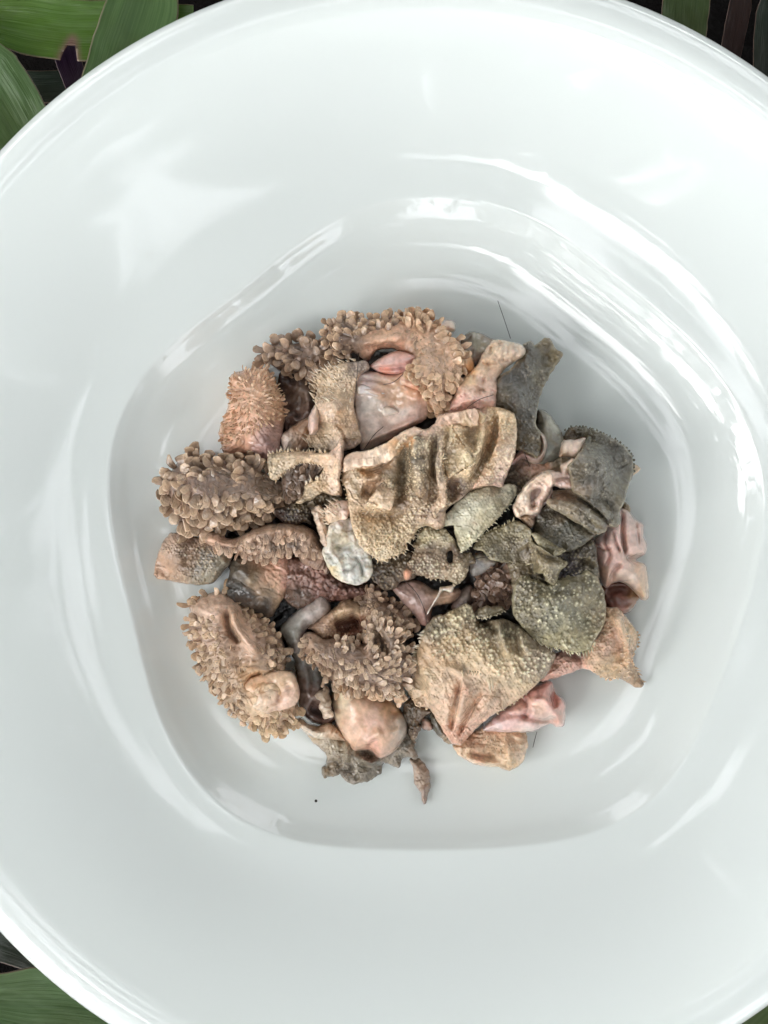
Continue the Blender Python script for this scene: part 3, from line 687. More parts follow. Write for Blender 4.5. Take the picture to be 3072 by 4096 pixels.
f2 = piece('membrane', 'torn cream white net of fat and membrane with a hole, beside the dark folded piece', TH,
    [(555,690),(600,600),(660,510),(700,480),(770,430),(830,425),(900,430),(905,380),(1005,335),(985,400),(965,440),(1005,500),(1000,555),(920,560),(850,545),(820,610),(770,690),(725,745),(640,760),(590,770)],
    370, 34, M_FAT, [(660,600,(220,202,180)),(740,480,(224,202,176)),(800,440,(220,194,166)),(900,500,(218,190,180)),(960,480,(216,188,182)),(960,370,(222,194,170)),(640,700,(214,190,164)),(780,620,(186,160,148)),(960,545,(206,170,158))],
    'fat', dome=22, dome_w=22, lumps=(14, 40), rough=(6, 12), wrinkle=[(12, 18, -40)], holes=[[(690,640),(696,590),(735,562),(765,572),(742,612),(712,645),(722,672),(704,700),(694,685)]], folds=[([(600,640),(680,520),(800,450)], 20, 12), ([(840,560),(840,500),(830,440)], 16, 10), ([(860,500),(980,480)], -10, 8)], group='lumps of fat among the tripe', ragged=4)
piece('tripe_piece', 'small brown speckled fold under the hole of the cream net', TH, [(600,770),(680,740),(725,745),(715,820),(690,850),(640,820)], 330, 60, M_TAN, [(660,780,(134,108,76)),(700,760,(160,134,112))], dome=26, dome_w=30, warts=[dict(s=12, r=5, h=6, tip=(170,146,110))])

# pink fat at right
g1f = piece('fat_piece', 'large pale pink lobed fat at the right edge of the pile', TD,
    [(1225,240),(1290,190),(1370,80),(1395,50),(1440,62),(1480,112),(1530,150),(1532,220),(1552,265),(1545,320),(1510,345),(1490,365),(1545,395),(1560,500),(1565,585),(1530,607),(1490,575),(1440,520),(1390,495),(1340,505),(1300,530),(1262,460),(1240,340)],
    130, 120, M_FAT, [(1400,120,(222,190,182)),(1480,200,(220,186,176)),(1300,260,(216,178,170)),(1330,360,(218,180,172)),(1480,300,(218,184,174)),(1500,420,(212,172,134)),(1420,440,(222,194,178)),(1540,540,(210,178,142)),(1280,470,(206,160,136)),(1450,470,(226,206,192))],
    'fat', dome=90, dome_w=60, lumps=(12, 90), rough=(1.5, 14), folds=[([(1400,60),(1395,150),(1400,250),(1420,340)], -42, 16, -1), ([(1310,180),(1300,260),(1330,330),(1300,400)], -20, 9), ([(1350,180),(1360,250),(1390,320)], -16, 8), ([(1420,345),(1470,355),(1530,350)], -44, 14), ([(1480,130),(1495,200),(1500,280)], -14, 7), ([(1340,500),(1350,430),(1400,380)], -24, 12), ([(1240,280),(1290,300),(1340,290)], -10, 6)],
    zpts=[(1300,250,190),(1500,200,130),(1350,400,170),(1540,520,110)], group='lumps of fat among the tripe', ragged=1, wrinkle=(3, 16, 20))
g1t = piece('tripe_piece', 'brown hollow fold of tripe under the pale pink fat', TD,
    [(1270,520),(1340,490),(1450,500),(1500,570),(1505,600),(1450,672),(1400,690),(1310,650),(1280,600)], 95, 90, M_MEMB, [(1360,600,(140,92,78)),(1330,540,(100,60,48)),(1460,580,(140,106,68)),(1410,670,(168,130,118))], dome=30, dome_w=50, lumps=(12, 50), gain=1.2,
    folds=[([(1300,560),(1380,540),(1460,560)], -24, 22), ([(1310,640),(1400,660),(1460,640)], 20, 12)])
g1 = piece('tripe_piece', 'pale peach spiny tripe with a pointed tip at the lower right of the pile', TD,
    [(1225,860),(1280,770),(1300,650),(1370,650),(1440,720),(1500,820),(1472,920),(1466,985),(1500,1040),(1530,1112),(1515,1132),(1480,1130),(1420,1092),(1380,1078),(1300,1082),(1220,1035),(1160,1020),(1040,1060),(920,1100),(900,1070),(1000,930),(1060,900),(1150,930)],
    150, 130, M_TAN, [(1330,820,(206,168,136)),(1380,720,(200,168,132)),(1450,800,(196,166,124)),(1250,950,(194,160,122)),(1400,1000,(188,154,112)),(1490,1090,(150,122,86)),(1060,980,(208,162,138)),(950,1060,(206,158,134)),(1330,1050,(172,142,98)),(1100,930,(184,134,122)),(1350,880,(214,174,142))],
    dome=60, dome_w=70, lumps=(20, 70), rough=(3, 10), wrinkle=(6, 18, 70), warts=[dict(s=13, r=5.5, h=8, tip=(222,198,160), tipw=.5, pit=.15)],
    folds=[([(1360,660),(1400,780),(1440,900),(1440,1000)], 30, 20), ([(1330,700),(1350,800),(1400,900)], -16, 16), ([(1200,960),(1300,1000),(1380,990)], -18, 22), ([(1050,910),(1140,960),(1160,1010)], -26, 16)], zpts=[(1300,700,180),(1250,900,190),(1490,1100,40),(1450,950,110),(1000,1000,190)])
sp = np.vstack([edge_pts(g1, TD, [(1420,740),(1500,820),(1475,920),(1466,985),(1530,1110)], 15, 3), edge_pts(g1, TD, [(1380,1078),(1300,1082),(1220,1035)], 18, 4), region_pts(TD, [(1390,820),(1460,800),(1460,1060),(1380,1040)], 22, 7)])
spikes(g1, sp, 18, 4.4, (.5, .1), ((196,160,118), (226,206,172)))

# middle right olive pieces
f5 = piece('tripe_piece', 'dark knobbly tripe squeezed between the folded dark piece and the dotted square piece', TH,
    [(520,1110),(600,1000),(700,960),(900,1030),(1050,985),(1150,930),(1172,1010),(1180,1100),(1192,1220),(1000,1270),(800,1310),(640,1360),(560,1330),(545,1230)],
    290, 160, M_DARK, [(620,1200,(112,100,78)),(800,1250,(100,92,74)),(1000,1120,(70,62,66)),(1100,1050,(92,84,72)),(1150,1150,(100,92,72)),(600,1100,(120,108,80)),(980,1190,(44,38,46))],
    dome=30, dome_w=60, lumps=(26, 46), rough=(5, 12), warts=[dict(s=15, r=6, h=9, tip=(168,158,126), tipw=.55)],
    folds=[([(950,1220),(1040,1140),(1120,1060)], -34, 18), ([(900,1240),(1000,1190),(1080,1140)], 20, 12), ([(1000,1060),(1100,1110),(1180,1150)], -20, 14)])
f3 = piece('tripe_piece', 'olive speckled strip of tripe with a toothed edge, right of the dark gap', TH,
    [(262,1000),(310,915),(365,885),(440,850),(580,790),(650,825),(700,875),(690,930),(760,1000),(850,1050),(900,1060),(960,1110),(905,1180),(862,1270),(805,1245),(780,1190),(708,1175),(700,1120),(620,1130),(540,1110),(480,1102),(385,1085),(350,1035)],
    350, 60, M_DARK, [(360,980,(124,114,84)),(500,900,(132,122,88)),(640,880,(138,128,96)),(560,1000,(116,104,80)),(700,1000,(112,98,76)),(800,1100,(128,114,82)),(850,1220,(122,112,86)),(760,960,(142,134,102)),(450,1060,(120,112,88))],
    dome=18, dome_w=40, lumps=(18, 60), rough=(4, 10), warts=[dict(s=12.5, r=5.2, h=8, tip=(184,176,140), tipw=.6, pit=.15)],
    folds=[([(690,880),(760,950),(830,1010),(900,1060)], 34, 18), ([(660,960),(700,1040),(690,1120)], -36, 16), ([(720,1000),(800,1060),(900,1090)], -26, 14), ([(710,1060),(800,1130),(900,1100)], 16, 26)], edge_col=((160,150,112), 12, .7), ragged=4,
    zpts=[(300,980,330),(550,900,320),(620,1080,300),(800,1100,390),(740,960,390)])
sp = edge_pts(f3, TH, [(300,920),(365,885),(440,850),(580,792)], 12, 3, 1.2)
spikes(f3, sp, 13, 4.2, (-.2, -.7), ((134,124,90), (178,168,130)), mat=M_DARK)

# ================= centre
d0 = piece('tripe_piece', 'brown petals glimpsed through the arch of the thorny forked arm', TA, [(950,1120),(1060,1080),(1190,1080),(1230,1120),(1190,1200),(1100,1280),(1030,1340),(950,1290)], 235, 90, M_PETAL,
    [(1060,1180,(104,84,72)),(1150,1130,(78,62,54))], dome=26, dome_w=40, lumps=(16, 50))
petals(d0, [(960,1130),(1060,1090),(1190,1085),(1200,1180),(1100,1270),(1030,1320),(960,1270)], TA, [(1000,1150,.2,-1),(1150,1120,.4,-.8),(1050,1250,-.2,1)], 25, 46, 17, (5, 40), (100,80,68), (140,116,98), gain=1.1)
e1 = piece('tripe_piece', 'pale greenish fin of tripe with tiny bumps, above the dark gap in the middle', TE,
    [(1120,940),(1190,860),(1290,775),(1410,735),(1500,730),(1560,722),(1605,742),(1600,780),(1572,840),(1540,880),(1480,950),(1420,1010),(1350,1080),(1280,1150),(1240,1172),(1205,1120),(1185,1000),(1120,1000)],
    370, 60, M_TAN, [(1250,870,(168,168,144)),(1400,800,(172,166,136)),(1550,760,(176,172,144)),(1400,950,(150,142,108)),(1250,1050,(168,164,130)),(1300,950,(156,152,124)),(1500,880,(146,140,110))],
    dome=22, dome_w=60, lumps=(10, 80), rough=(3, 11), warts=[dict(s=13, r=5, h=6, tip=(206,200,168), tipw=.6)], zpts=[(1560,760,300),(1350,880,390),(1240,1120,350)], ragged=3)
spikes(e1, edge_pts(e1, TE, [(1240,1172),(1280,1150),(1420,1010),(1540,880),(1600,780)], 15, 3, 1), 11, 3.8, (.5, .5), ((170,162,128), (210,204,176)))
e3 = piece('tripe_piece', 'dark brown crumpled tripe below the tip of the big folded piece', TE,
    [(640,1260),(720,1220),(820,1190),(920,1180),(960,1300),(920,1350),(840,1370),(800,1420),(720,1430),(650,1360),(610,1330)], 250, 140, M_DARK,
    [(740,1290,(92,80,66)),(850,1240,(98,84,64)),(700,1380,(84,70,60)),(850,1340,(110,92,74))], dome=30, dome_w=50, lumps=(20, 36), rough=(6, 12), warts=[dict(s=17, r=6, h=9, tip=(170,150,116), tipw=.6)])
e2 = piece('tripe_piece', 'brown tripe with cream dots and a small dark hole, below the greenish fin', TE,
    [(925,1130),(940,1060),(990,1010),(1050,1005),(1130,1020),(1190,1080),(1240,1175),(1300,1170),(1330,1240),(1290,1270),(1270,1340),(1205,1395),(1140,1360),(1040,1350),(980,1330),(910,1320),(880,1250),(920,1190)],
    330, 90, M_TAN, [(1040,1070,(164,156,120)),(1150,1060,(160,150,116)),(1000,1200,(130,108,82)),(1100,1250,(134,114,88)),(1200,1320,(150,134,104)),(950,1290,(120,100,76)),(1280,1220,(112,98,74)),(1180,1180,(110,92,72))],
    dome=36, dome_w=60, lumps=(22, 50), rough=(4, 10), warts=[dict(s=14, r=5.6, h=9, tip=(216,206,172), tipw=.75, pit=.15)], holes=[[(1145,1180),(1172,1165),(1182,1200),(1175,1245),(1145,1240)]],
    folds=[([(1190,1000),(1200,1080),(1240,1150)], -30, 14), ([(920,1180),(1000,1170),(1080,1190)], -20, 14), ([(1100,1300),(1180,1290),(1260,1250)], 18, 20)], ragged=4)
spikes(e2, edge_pts(e2, TE, [(925,1180),(930,1100),(960,1030),(1000,1008)], 13, 3, 1.5), 16, 4, (-.6, -.2), ((150,130,98), (216,204,176)))
spikes(e2, edge_pts(e2, TE, [(1205,1395),(1140,1360),(1040,1350),(950,1325)], 17, 4, 1.5), 12, 4, (.1, .7), ((150,130,98), (206,194,166)))
tag(piece('tripe_crumb', 'small orange pink crumb on the brown dotted tripe in the middle', TE, [(850,1300),(875,1283),(905,1300),(908,1330),(880,1362),(858,1350)], 350, 50, M_FAT, [(880,1320,(196,138,104))], dome=20, dome_w=16, ragged=1)['ob'], cat='crumb')

# strip, arms and spines left of the big piece
d4 = piece('tripe_strip', 'narrow cream strip with a dark fringe at the lower left of the big folded piece', TE,
    [(245,890),(290,860),(335,900),(335,1000),(385,1080),(402,1150),(362,1172),(322,1130),(292,1060),(252,960)], 300, 60, M_TAN,
    [(290,920,(184,164,138)),(320,1040,(190,166,138)),(370,1130,(192,166,138))], dome=20, dome_w=26, ragged=6, wrinkle=(8, 14, 40), edge_col=((110,98,76), 10, .7))
piece('tripe_piece', 'dark ragged tripe scrap in the hollow right of the left-hand petal mound', TE,
    [(-10,900),(80,860),(180,800),(190,740),(300,760),(400,760),(480,830),(430,880),(330,860),(250,900),(240,980),(150,990),(40,980)], 220, 120, M_DARK,
    [(200,820,(110,96,74)),(320,800,(122,108,84)),(120,920,(70,56,50)),(60,950,(60,46,42)),(230,920,(84,72,62))], dome=36, dome_w=50, lumps=(26, 40), rough=(6, 12), warts=[dict(s=15, r=5.5, h=9, tip=(176,160,126), tipw=.5)], ragged=6)
d5 = piece('membrane', 'milky bluish white translucent membrane with a wet shine, below the big folded piece', TE,
    [(310,1172),(335,1120),(345,1040),(370,985),(430,955),(520,960),(560,1060),(600,1130),(640,1225),(650,1310),(600,1375),(530,1396),(440,1372),(380,1330),(350,1275)],
    320, 40, M_MEMB, [(460,1020,(196,196,190)),(430,1080,(190,180,150)),(460,1180,(196,202,194)),(400,1260,(192,198,188)),(520,1300,(200,204,194)),(600,1260,(186,188,178)),(620,1340,(200,196,176)),(395,1280,(190,170,110))],
    dome=14, dome_w=70, lumps=(20, 50), rough=(9, 20), edge_w=7, wrinkle=[(10, 20, 60)], folds=[([(520,1200),(570,1260),(580,1340)], -14, 8), ([(380,1180),(430,1250),(450,1340)], 12, 9), ([(400,1300),(500,1290),(560,1230)], -10, 8), ([(400,1130),(450,1150),(520,1120)], -18, 12)], gain=1.12, ragged=1.5)
d3 = piece('tripe_piece', 'little pale pink scrap with sharp white spines pointing left, beside the cream strip', TE,
    [(335,900),(360,860),(420,835),(490,830),(500,900),(480,950),(420,970),(360,985),(330,950)], 350, 50, M_TAN, [(400,900,(206,178,150)),(450,880,(212,180,160)),(380,960,(202,176,140))], dome=24, dome_w=30, rough=(5, 14))
spikes(d3, np.vstack([edge_pts(d3, TE, [(410,835),(360,865),(335,905),(330,955),(370,985)], 13, 3), region_pts(TE, [(350,880),(440,850),(450,940),(370,950)], 22, 6)]), 28, 5, (-.75, -.3), ((208,182,148), (240,230,208)))
d2 = piece('tripe_piece', 'thin forked tripe arm edged with thorns, reaching left over the petal mound', TA,
    [(845,1030),(960,1005),(1120,1008),(1250,1010),(1300,960),(1330,900),(1355,960),(1350,1060),(1330,1180),(1340,1300),(1260,1290),(1215,1275),(1130,1330),(1060,1350),(1030,1350),(1085,1290),(1095,1230),(1160,1195),(1190,1170),(1215,1110),(1180,1088),(1060,1080),(980,1125),(905,1195),(862,1185),(850,1100)],
    335, 55, M_TAN, [(880,1060,(150,132,98)),(880,1160,(180,160,124)),(980,1060,(176,154,118)),(1150,1040,(196,168,130)),(1250,1060,(190,158,122)),(1320,1000,(206,174,146)),(1300,1200,(204,176,146)),(1200,1240,(188,160,116)),(1110,1300,(148,130,98)),(940,1130,(196,178,144))],
    dome=22, dome_w=26, lumps=(12, 50), rough=(5, 12), warts=[dict(s=13, r=5, h=7, tip=(212,192,156), tipw=.5, pit=.2)],
    folds=[([(870,1060),(980,1040),(1120,1035),(1300,1030)], 16, 12), ([(1330,920),(1330,1050),(1310,1180),(1330,1280)], 26, 16)], zpts=[(870,1100,290),(1100,1040,330),(1320,1050,390),(1200,1230,340),(1080,1320,290)], ragged=3)
spikes(d2, edge_pts(d2, TA, [(850,1030),(960,1005),(1120,1008),(1240,1010)], 12, 3), 19, 4, (-.2, -.8), ((190,164,124), (232,220,194)))
spikes(d2, edge_pts(d2, TA, [(905,1195),(980,1125),(1060,1080),(1180,1088),(1215,1110),(1215,1150),(1190,1170)], 12, 4), 17, 4, (.1, .8), ((190,164,124), (232,220,194)))
spikes(d2, edge_pts(d2, TA, [(1095,1230),(1160,1195),(1230,1185)], 12, 5), 20, 4.4, (-.2, -.8), ((190,164,124), (232,220,194)))

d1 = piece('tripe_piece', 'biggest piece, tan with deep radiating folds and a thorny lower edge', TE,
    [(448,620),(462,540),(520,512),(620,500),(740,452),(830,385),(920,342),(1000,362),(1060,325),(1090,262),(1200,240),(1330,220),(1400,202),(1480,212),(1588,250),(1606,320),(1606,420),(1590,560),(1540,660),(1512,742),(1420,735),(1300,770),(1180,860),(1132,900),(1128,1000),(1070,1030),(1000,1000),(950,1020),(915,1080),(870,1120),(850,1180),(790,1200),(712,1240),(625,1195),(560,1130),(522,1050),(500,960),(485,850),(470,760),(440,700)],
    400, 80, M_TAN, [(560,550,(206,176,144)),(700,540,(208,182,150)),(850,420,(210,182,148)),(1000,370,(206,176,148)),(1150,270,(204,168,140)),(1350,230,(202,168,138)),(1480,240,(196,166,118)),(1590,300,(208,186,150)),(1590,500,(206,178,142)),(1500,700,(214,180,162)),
     (600,640,(178,140,92)),(640,730,(156,120,84)),(740,560,(168,134,92)),(560,680,(188,170,136)),(520,780,(194,166,126)),(840,600,(126,112,86)),(900,520,(134,120,92)),(960,500,(140,126,96)),(1000,650,(150,130,98)),(900,700,(128,112,84)),(760,700,(140,124,96)),(700,850,(180,152,112)),(850,830,(122,100,72)),(1000,850,(146,120,88)),(1060,950,(158,130,100)),(1100,500,(156,136,112)),(1090,700,(170,148,118)),  # pocket and groove tones mix brown stain with painted shade
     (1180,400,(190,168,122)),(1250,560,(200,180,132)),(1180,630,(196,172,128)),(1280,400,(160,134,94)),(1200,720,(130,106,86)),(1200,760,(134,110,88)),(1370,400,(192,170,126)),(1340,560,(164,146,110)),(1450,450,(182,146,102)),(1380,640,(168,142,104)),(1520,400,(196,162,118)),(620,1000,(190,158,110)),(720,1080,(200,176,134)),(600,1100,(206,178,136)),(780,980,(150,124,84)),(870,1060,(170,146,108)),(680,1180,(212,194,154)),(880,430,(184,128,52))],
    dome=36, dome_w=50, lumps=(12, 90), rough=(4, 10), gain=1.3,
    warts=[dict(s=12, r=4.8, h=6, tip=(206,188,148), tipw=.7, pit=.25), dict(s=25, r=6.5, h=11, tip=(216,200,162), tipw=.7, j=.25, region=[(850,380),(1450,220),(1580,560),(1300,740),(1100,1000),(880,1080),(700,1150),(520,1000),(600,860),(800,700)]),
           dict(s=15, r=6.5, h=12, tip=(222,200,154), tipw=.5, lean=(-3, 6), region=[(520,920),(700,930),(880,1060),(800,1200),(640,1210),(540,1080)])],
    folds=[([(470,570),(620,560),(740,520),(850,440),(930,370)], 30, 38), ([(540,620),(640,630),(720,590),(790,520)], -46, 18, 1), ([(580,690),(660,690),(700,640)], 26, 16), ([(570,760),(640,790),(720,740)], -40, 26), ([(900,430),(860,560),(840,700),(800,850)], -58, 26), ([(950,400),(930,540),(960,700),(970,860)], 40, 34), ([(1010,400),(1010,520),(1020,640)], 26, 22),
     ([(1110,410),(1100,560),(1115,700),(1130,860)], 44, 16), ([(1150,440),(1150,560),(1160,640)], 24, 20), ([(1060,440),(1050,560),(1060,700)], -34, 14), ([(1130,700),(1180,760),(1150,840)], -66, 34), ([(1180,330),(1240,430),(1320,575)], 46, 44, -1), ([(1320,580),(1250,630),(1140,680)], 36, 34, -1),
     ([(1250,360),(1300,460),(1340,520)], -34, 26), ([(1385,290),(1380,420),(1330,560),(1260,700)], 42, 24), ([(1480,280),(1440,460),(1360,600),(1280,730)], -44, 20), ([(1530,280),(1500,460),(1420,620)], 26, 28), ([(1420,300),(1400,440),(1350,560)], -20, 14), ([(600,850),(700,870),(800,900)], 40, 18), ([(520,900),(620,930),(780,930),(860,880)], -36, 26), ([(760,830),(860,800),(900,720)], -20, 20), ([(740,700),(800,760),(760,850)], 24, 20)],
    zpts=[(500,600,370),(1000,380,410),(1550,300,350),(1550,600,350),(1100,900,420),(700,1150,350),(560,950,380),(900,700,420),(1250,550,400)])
spikes(d1, edge_pts(d1, TE, [(915,1080),(870,1120),(850,1180),(790,1200),(712,1240),(640,1200)], 13, 3), 22, 4.6, (.15, .75), ((204,180,138), (236,224,196)))
spikes(d1, region_pts(TE, [(560,1040),(700,1000),(860,1060),(840,1160),(700,1220),(600,1150)], 19, 6), 15, 4.4, (-.1, .8), ((202,176,132), (230,214,180)), up=.5)
spikes(d1, np.vstack([edge_pts(d1, TE, [(445,600),(440,700),(470,780),(488,860)], 20, 7), region_pts(TE, [(600,860),(780,900),(640,960),(560,930)], 24, 8)]), 14, 4, (-.5, .2), ((200,174,134), (232,216,188)))

def flap(par, T, ol, z, cols, th=26, warts_=True, mat=M_TAN, **k):
    kw = dict(dome=10, dome_w=26, lumps=(12, 60), rough=(3, 10), ragged=2.5, gain=1.3, crease=(7, 60))
    if warts_: kw['warts'] = [dict(s=12, r=4.8, h=6, tip=(212,196,160), tipw=.7, pit=.2), dict(s=24, r=6.2, h=10, tip=(214,198,160), tipw=.7, j=.25)]
    kw.update(k); kw['zpts'] = [(a, b_, c + 14) for a, b_, c in kw['zpts']]; kw['ragged'] = 4
    return piece('fold', None, T, ol, z, th, mat, cols, parent=par['ob'], **kw)
fa = flap(d1, TE, [(1175,318),(1210,370),(1245,440),(1290,520),(1322,578),(1270,612),(1210,645),(1150,690),(1120,640),(1112,540),(1135,470),(1150,400)], 0, [(1180,380,(190,168,122)),(1250,560,(204,184,136)),(1150,650,(184,160,118)),(1130,500,(166,144,108)),(1230,460,(176,146,100))], zpts=[(1180,340,455),(1320,580,492),(1150,680,470),(1120,540,440)])
fb = flap(d1, TE, [(1078,420),(1112,415),(1118,500),(1112,560),(1122,640),(1130,700),(1135,780),(1134,870),(1100,900),(1060,960),(1030,900),(1070,820),(1078,720),(1062,620),(1070,520)], 0, [(1095,480,(160,142,120)),(1100,650,(176,156,128)),(1110,800,(180,152,118)),(1060,920,(164,136,104))], zpts=[(1100,430,440),(1110,650,486),(1120,860,480),(1050,940,450)])
flap(d1, TE, [(1350,235),(1400,262),(1398,340),(1392,430),(1352,540),(1300,640),(1262,720),(1215,775),(1200,740),(1250,650),(1300,560),(1335,470),(1350,380),(1352,300)], 0, [(1370,300,(196,174,130)),(1370,430,(184,164,122)),(1320,560,(168,150,116)),(1240,720,(150,128,100))], zpts=[(1375,270,415),(1370,430,445),(1300,600,430),(1220,760,400)])
flap(d1, TE, [(1478,232),(1540,240),(1590,262),(1604,330),(1604,430),(1580,560),(1535,655),(1508,738),(1430,728),(1360,742),(1300,770),(1345,690),(1400,590),(1450,500),(1480,400),(1490,300)], 0, [(1530,300,(200,172,126)),(1590,400,(208,186,152)),(1500,450,(188,150,104)),(1560,560,(204,176,146)),(1420,600,(176,142,96)),(1500,680,(214,182,164)),(1380,700,(186,150,118))], zpts=[(1500,260,400),(1590,400,390),(1480,500,450),(1380,680,420),(1500,720,380)])
flap(d1, TE, [(446,640),(458,545),(520,512),(620,500),(740,452),(830,387),(920,344),(995,364),(950,395),(890,430),(840,500),(780,560),(700,600),(600,610),(520,618)], 0, [(520,560,(206,178,148)),(700,540,(208,184,154)),(850,420,(208,182,150)),(960,375,(206,178,150)),(850,460,(184,140,84))], warts_=False, zpts=[(500,560,420),(750,520,452),(940,370,440)], rough=(3, 16), crease=(4, 60))
flap(d1, TE, [(590,862),(640,800),(700,720),(760,680),(800,700),(812,760),(790,820),(770,900),(700,895),(640,880)], 0, [(620,860,(200,174,136)),(700,800,(170,142,104)),(770,720,(128,108,80)),(740,880,(194,166,128))], zpts=[(600,865,440),(760,700,430),(760,890,468)])
flap(d1, TE, [(880,440),(930,400),(985,420),(1000,520),(1012,640),(1030,760),(1020,860),(960,880),(900,860),(870,800),(890,700),(905,600),(890,520)], 0, [(930,470,(124,112,82)),(950,600,(128,112,84)),(960,750,(134,112,80)),(980,840,(150,124,90)),(900,560,(106,98,78))], zpts=[(930,430,440),(960,620,478),(960,850,455),(880,700,430)], th=30)
flap(d1, TE, [(1130,262),(1200,245),(1330,222),(1350,250),(1345,330),(1300,345),(1200,330),(1130,345),(1070,340),(1095,275)], 0, [(1150,290,(206,172,142)),(1300,260,(204,170,138)),(1250,310,(188,160,118))], warts_=False, zpts=[(1100,300,425),(1300,280,440)])

for fl_, ln_ in ((d1, [(1322,580),(1270,614),(1210,647),(1150,692)]), (d1, [(1120,500),(1114,560),(1124,640),(1132,700),(1137,780),(1136,870)]), (d1, [(880,520),(900,600),(885,700),(868,800)])):
    spikes(fl_, edge_pts(fl_, TE, ln_, 11, 3, 1.2), 13, 4, (.25, .4), ((190,166,126), (232,218,186)), up=1.6)
# ================= middle small bits
j1 = piece('tripe_piece', 'dark brown frilled tripe deep in the gap below the olive strip', TD,
    [(500,650),(515,500),(590,400),(700,385),(760,440),(760,600),(640,660)], 180, 120, M_PETAL, [(600,500,(112,84,70)),(650,600,(104,78,66))], dome=50, dome_w=70, gain=1.2)
petals(j1, [(505,640),(520,490),(600,395),(720,385),(760,450),(750,600),(620,650)], TD, [(560,430,-.4,-.8),(540,600,-.5,.6),(680,430,.4,-.6),(680,560,.2,.9)], 27, 38, 24, (10, 45), (104,80,66), (134,104,86), gain=1.15)
piece('tripe_piece', 'smooth pale tube end deep in the gap left of the dark frilled scrap', TD, [(365,660),(395,580),(465,512),(512,530),(515,600),(490,680),(420,690)], 140, 110, M_MEMB, [(460,560,(152,136,122)),(420,640,(128,106,94))], dome=50, dome_w=40, gain=1.2, ragged=1)
piece('membrane', 'small bluish white membrane showing below the olive strip', TD, [(480,400),(495,340),(545,318),(610,345),(640,390),(570,440),(500,460)], 220, 60, M_MEMB, [(540,380,(158,158,156)),(560,340,(196,184,160))], dome=20, dome_w=40, gain=1.25)
piece('tripe_piece', 'pinkish translucent tripe crossed by a long dark hair in the middle of the pile', TF,
    [(780,170),(860,120),(960,120),(1060,180),(1180,170),(1240,190),(1200,260),(1060,290),(1040,340),(1030,400),(980,420),(900,330),(840,260)], 200, 120, M_MEMB,
    [(860,170,(150,124,112)),(960,240,(158,132,120)),(1000,340,(150,116,104)),(1100,220,(176,146,116)),(1200,210,(140,110,88))], dome=36, dome_w=50, lumps=(16, 50), gain=1.25)
piece('tripe_piece', 'thin cream sinew pulled tight below the brown dotted tripe', TF, [(1095,165),(1130,160),(1190,150),(1170,200),(1120,190),(1080,240),(1040,300),(1010,350),(1008,335),(1050,260),(1085,200)], 300, 20, M_FAT, [(1100,180,(206,196,182))], 'sinew', dome=8, dome_w=10, ragged=1.5, step=2.6)

# ================= left
h3 = piece('tripe_piece', 'flat tan to grey tripe with tiny bumps jutting out at the lower left', TC,
    [(92,330),(108,225),(148,120),(200,50),(330,60),(420,100),(580,170),(612,210),(592,270),(540,330),(480,385),(420,400),(330,392),(200,372),(110,358)],
    110, 100, M_TAN, [(140,280,(172,136,104)),(220,160,(158,130,106)),(240,340,(160,126,92)),(320,180,(130,108,88)),(330,270,(120,94,66)),(420,240,(98,90,74)),(480,180,(86,82,76)),(560,240,(116,110,90)),(440,350,(120,112,88))],
    dome=50, dome_w=70, lumps=(12, 90), rough=(3, 10), warts=[dict(s=11, r=5, h=7, tip=(186,162,130), tipw=.4), dict(s=27, r=6, h=10, tip=(186,174,144), tipw=.8, region=[(280,120),(560,190),(520,340),(300,300)])],
    folds=[([(330,130),(300,230),(330,300)], -14, 24), ([(460,390),(520,290),(590,220)], 26, 18)], zpts=[(120,330,45),(300,200,130),(550,230,190)])
h5 = piece('tripe_piece', 'dark reddish brown lumpy tripe behind the milky membrane', TC,
    [(960,230),(1100,220),(1220,230),(1290,330),(1380,385),(1490,400),(1500,460),(1400,500),(1200,520),(1060,560),(960,500),(950,400)], 160, 120, M_MEMB,
    [(1100,320,(140,104,88)),(1200,400,(136,98,84)),(1300,440,(116,80,68)),(1050,480,(96,78,64)),(1400,450,(112,76,64))], dome=40, dome_w=60, lumps=(22, 30), rough=(7, 14), warts=[dict(s=22, r=11, h=12, tip=(156,116,96), tipw=.4)], gain=1.2)
h4 = piece('tripe_piece', 'smooth bulging tripe fading from charcoal to peach, under the ruffled band at left', TC,
    [(600,250),(640,215),(720,220),(860,220),(960,205),(1008,235),(1020,300),(1000,400),(950,490),(905,555),(880,612),(820,612),(700,550),(600,490),(560,430),(590,340)],
    170, 150, M_TAN, [(640,300,(98,92,78)),(680,450,(58,55,52)),(800,560,(66,60,52)),(620,420,(60,58,52)),(760,320,(128,112,84)),(820,460,(136,114,84)),(900,520,(150,124,90)),(860,300,(204,158,124)),(950,280,(206,156,130)),(980,360,(192,140,116)),(900,400,(194,154,116)),(880,580,(90,74,58))],
    dome=80, dome_w=90, lumps=(10, 90), rough=(2.5, 9), wrinkle=(3, 9, 120), folds=[([(620,300),(700,330),(740,420)], 18, 20), ([(680,350),(740,420),(800,540)], -14, 24)], ragged=1.5)
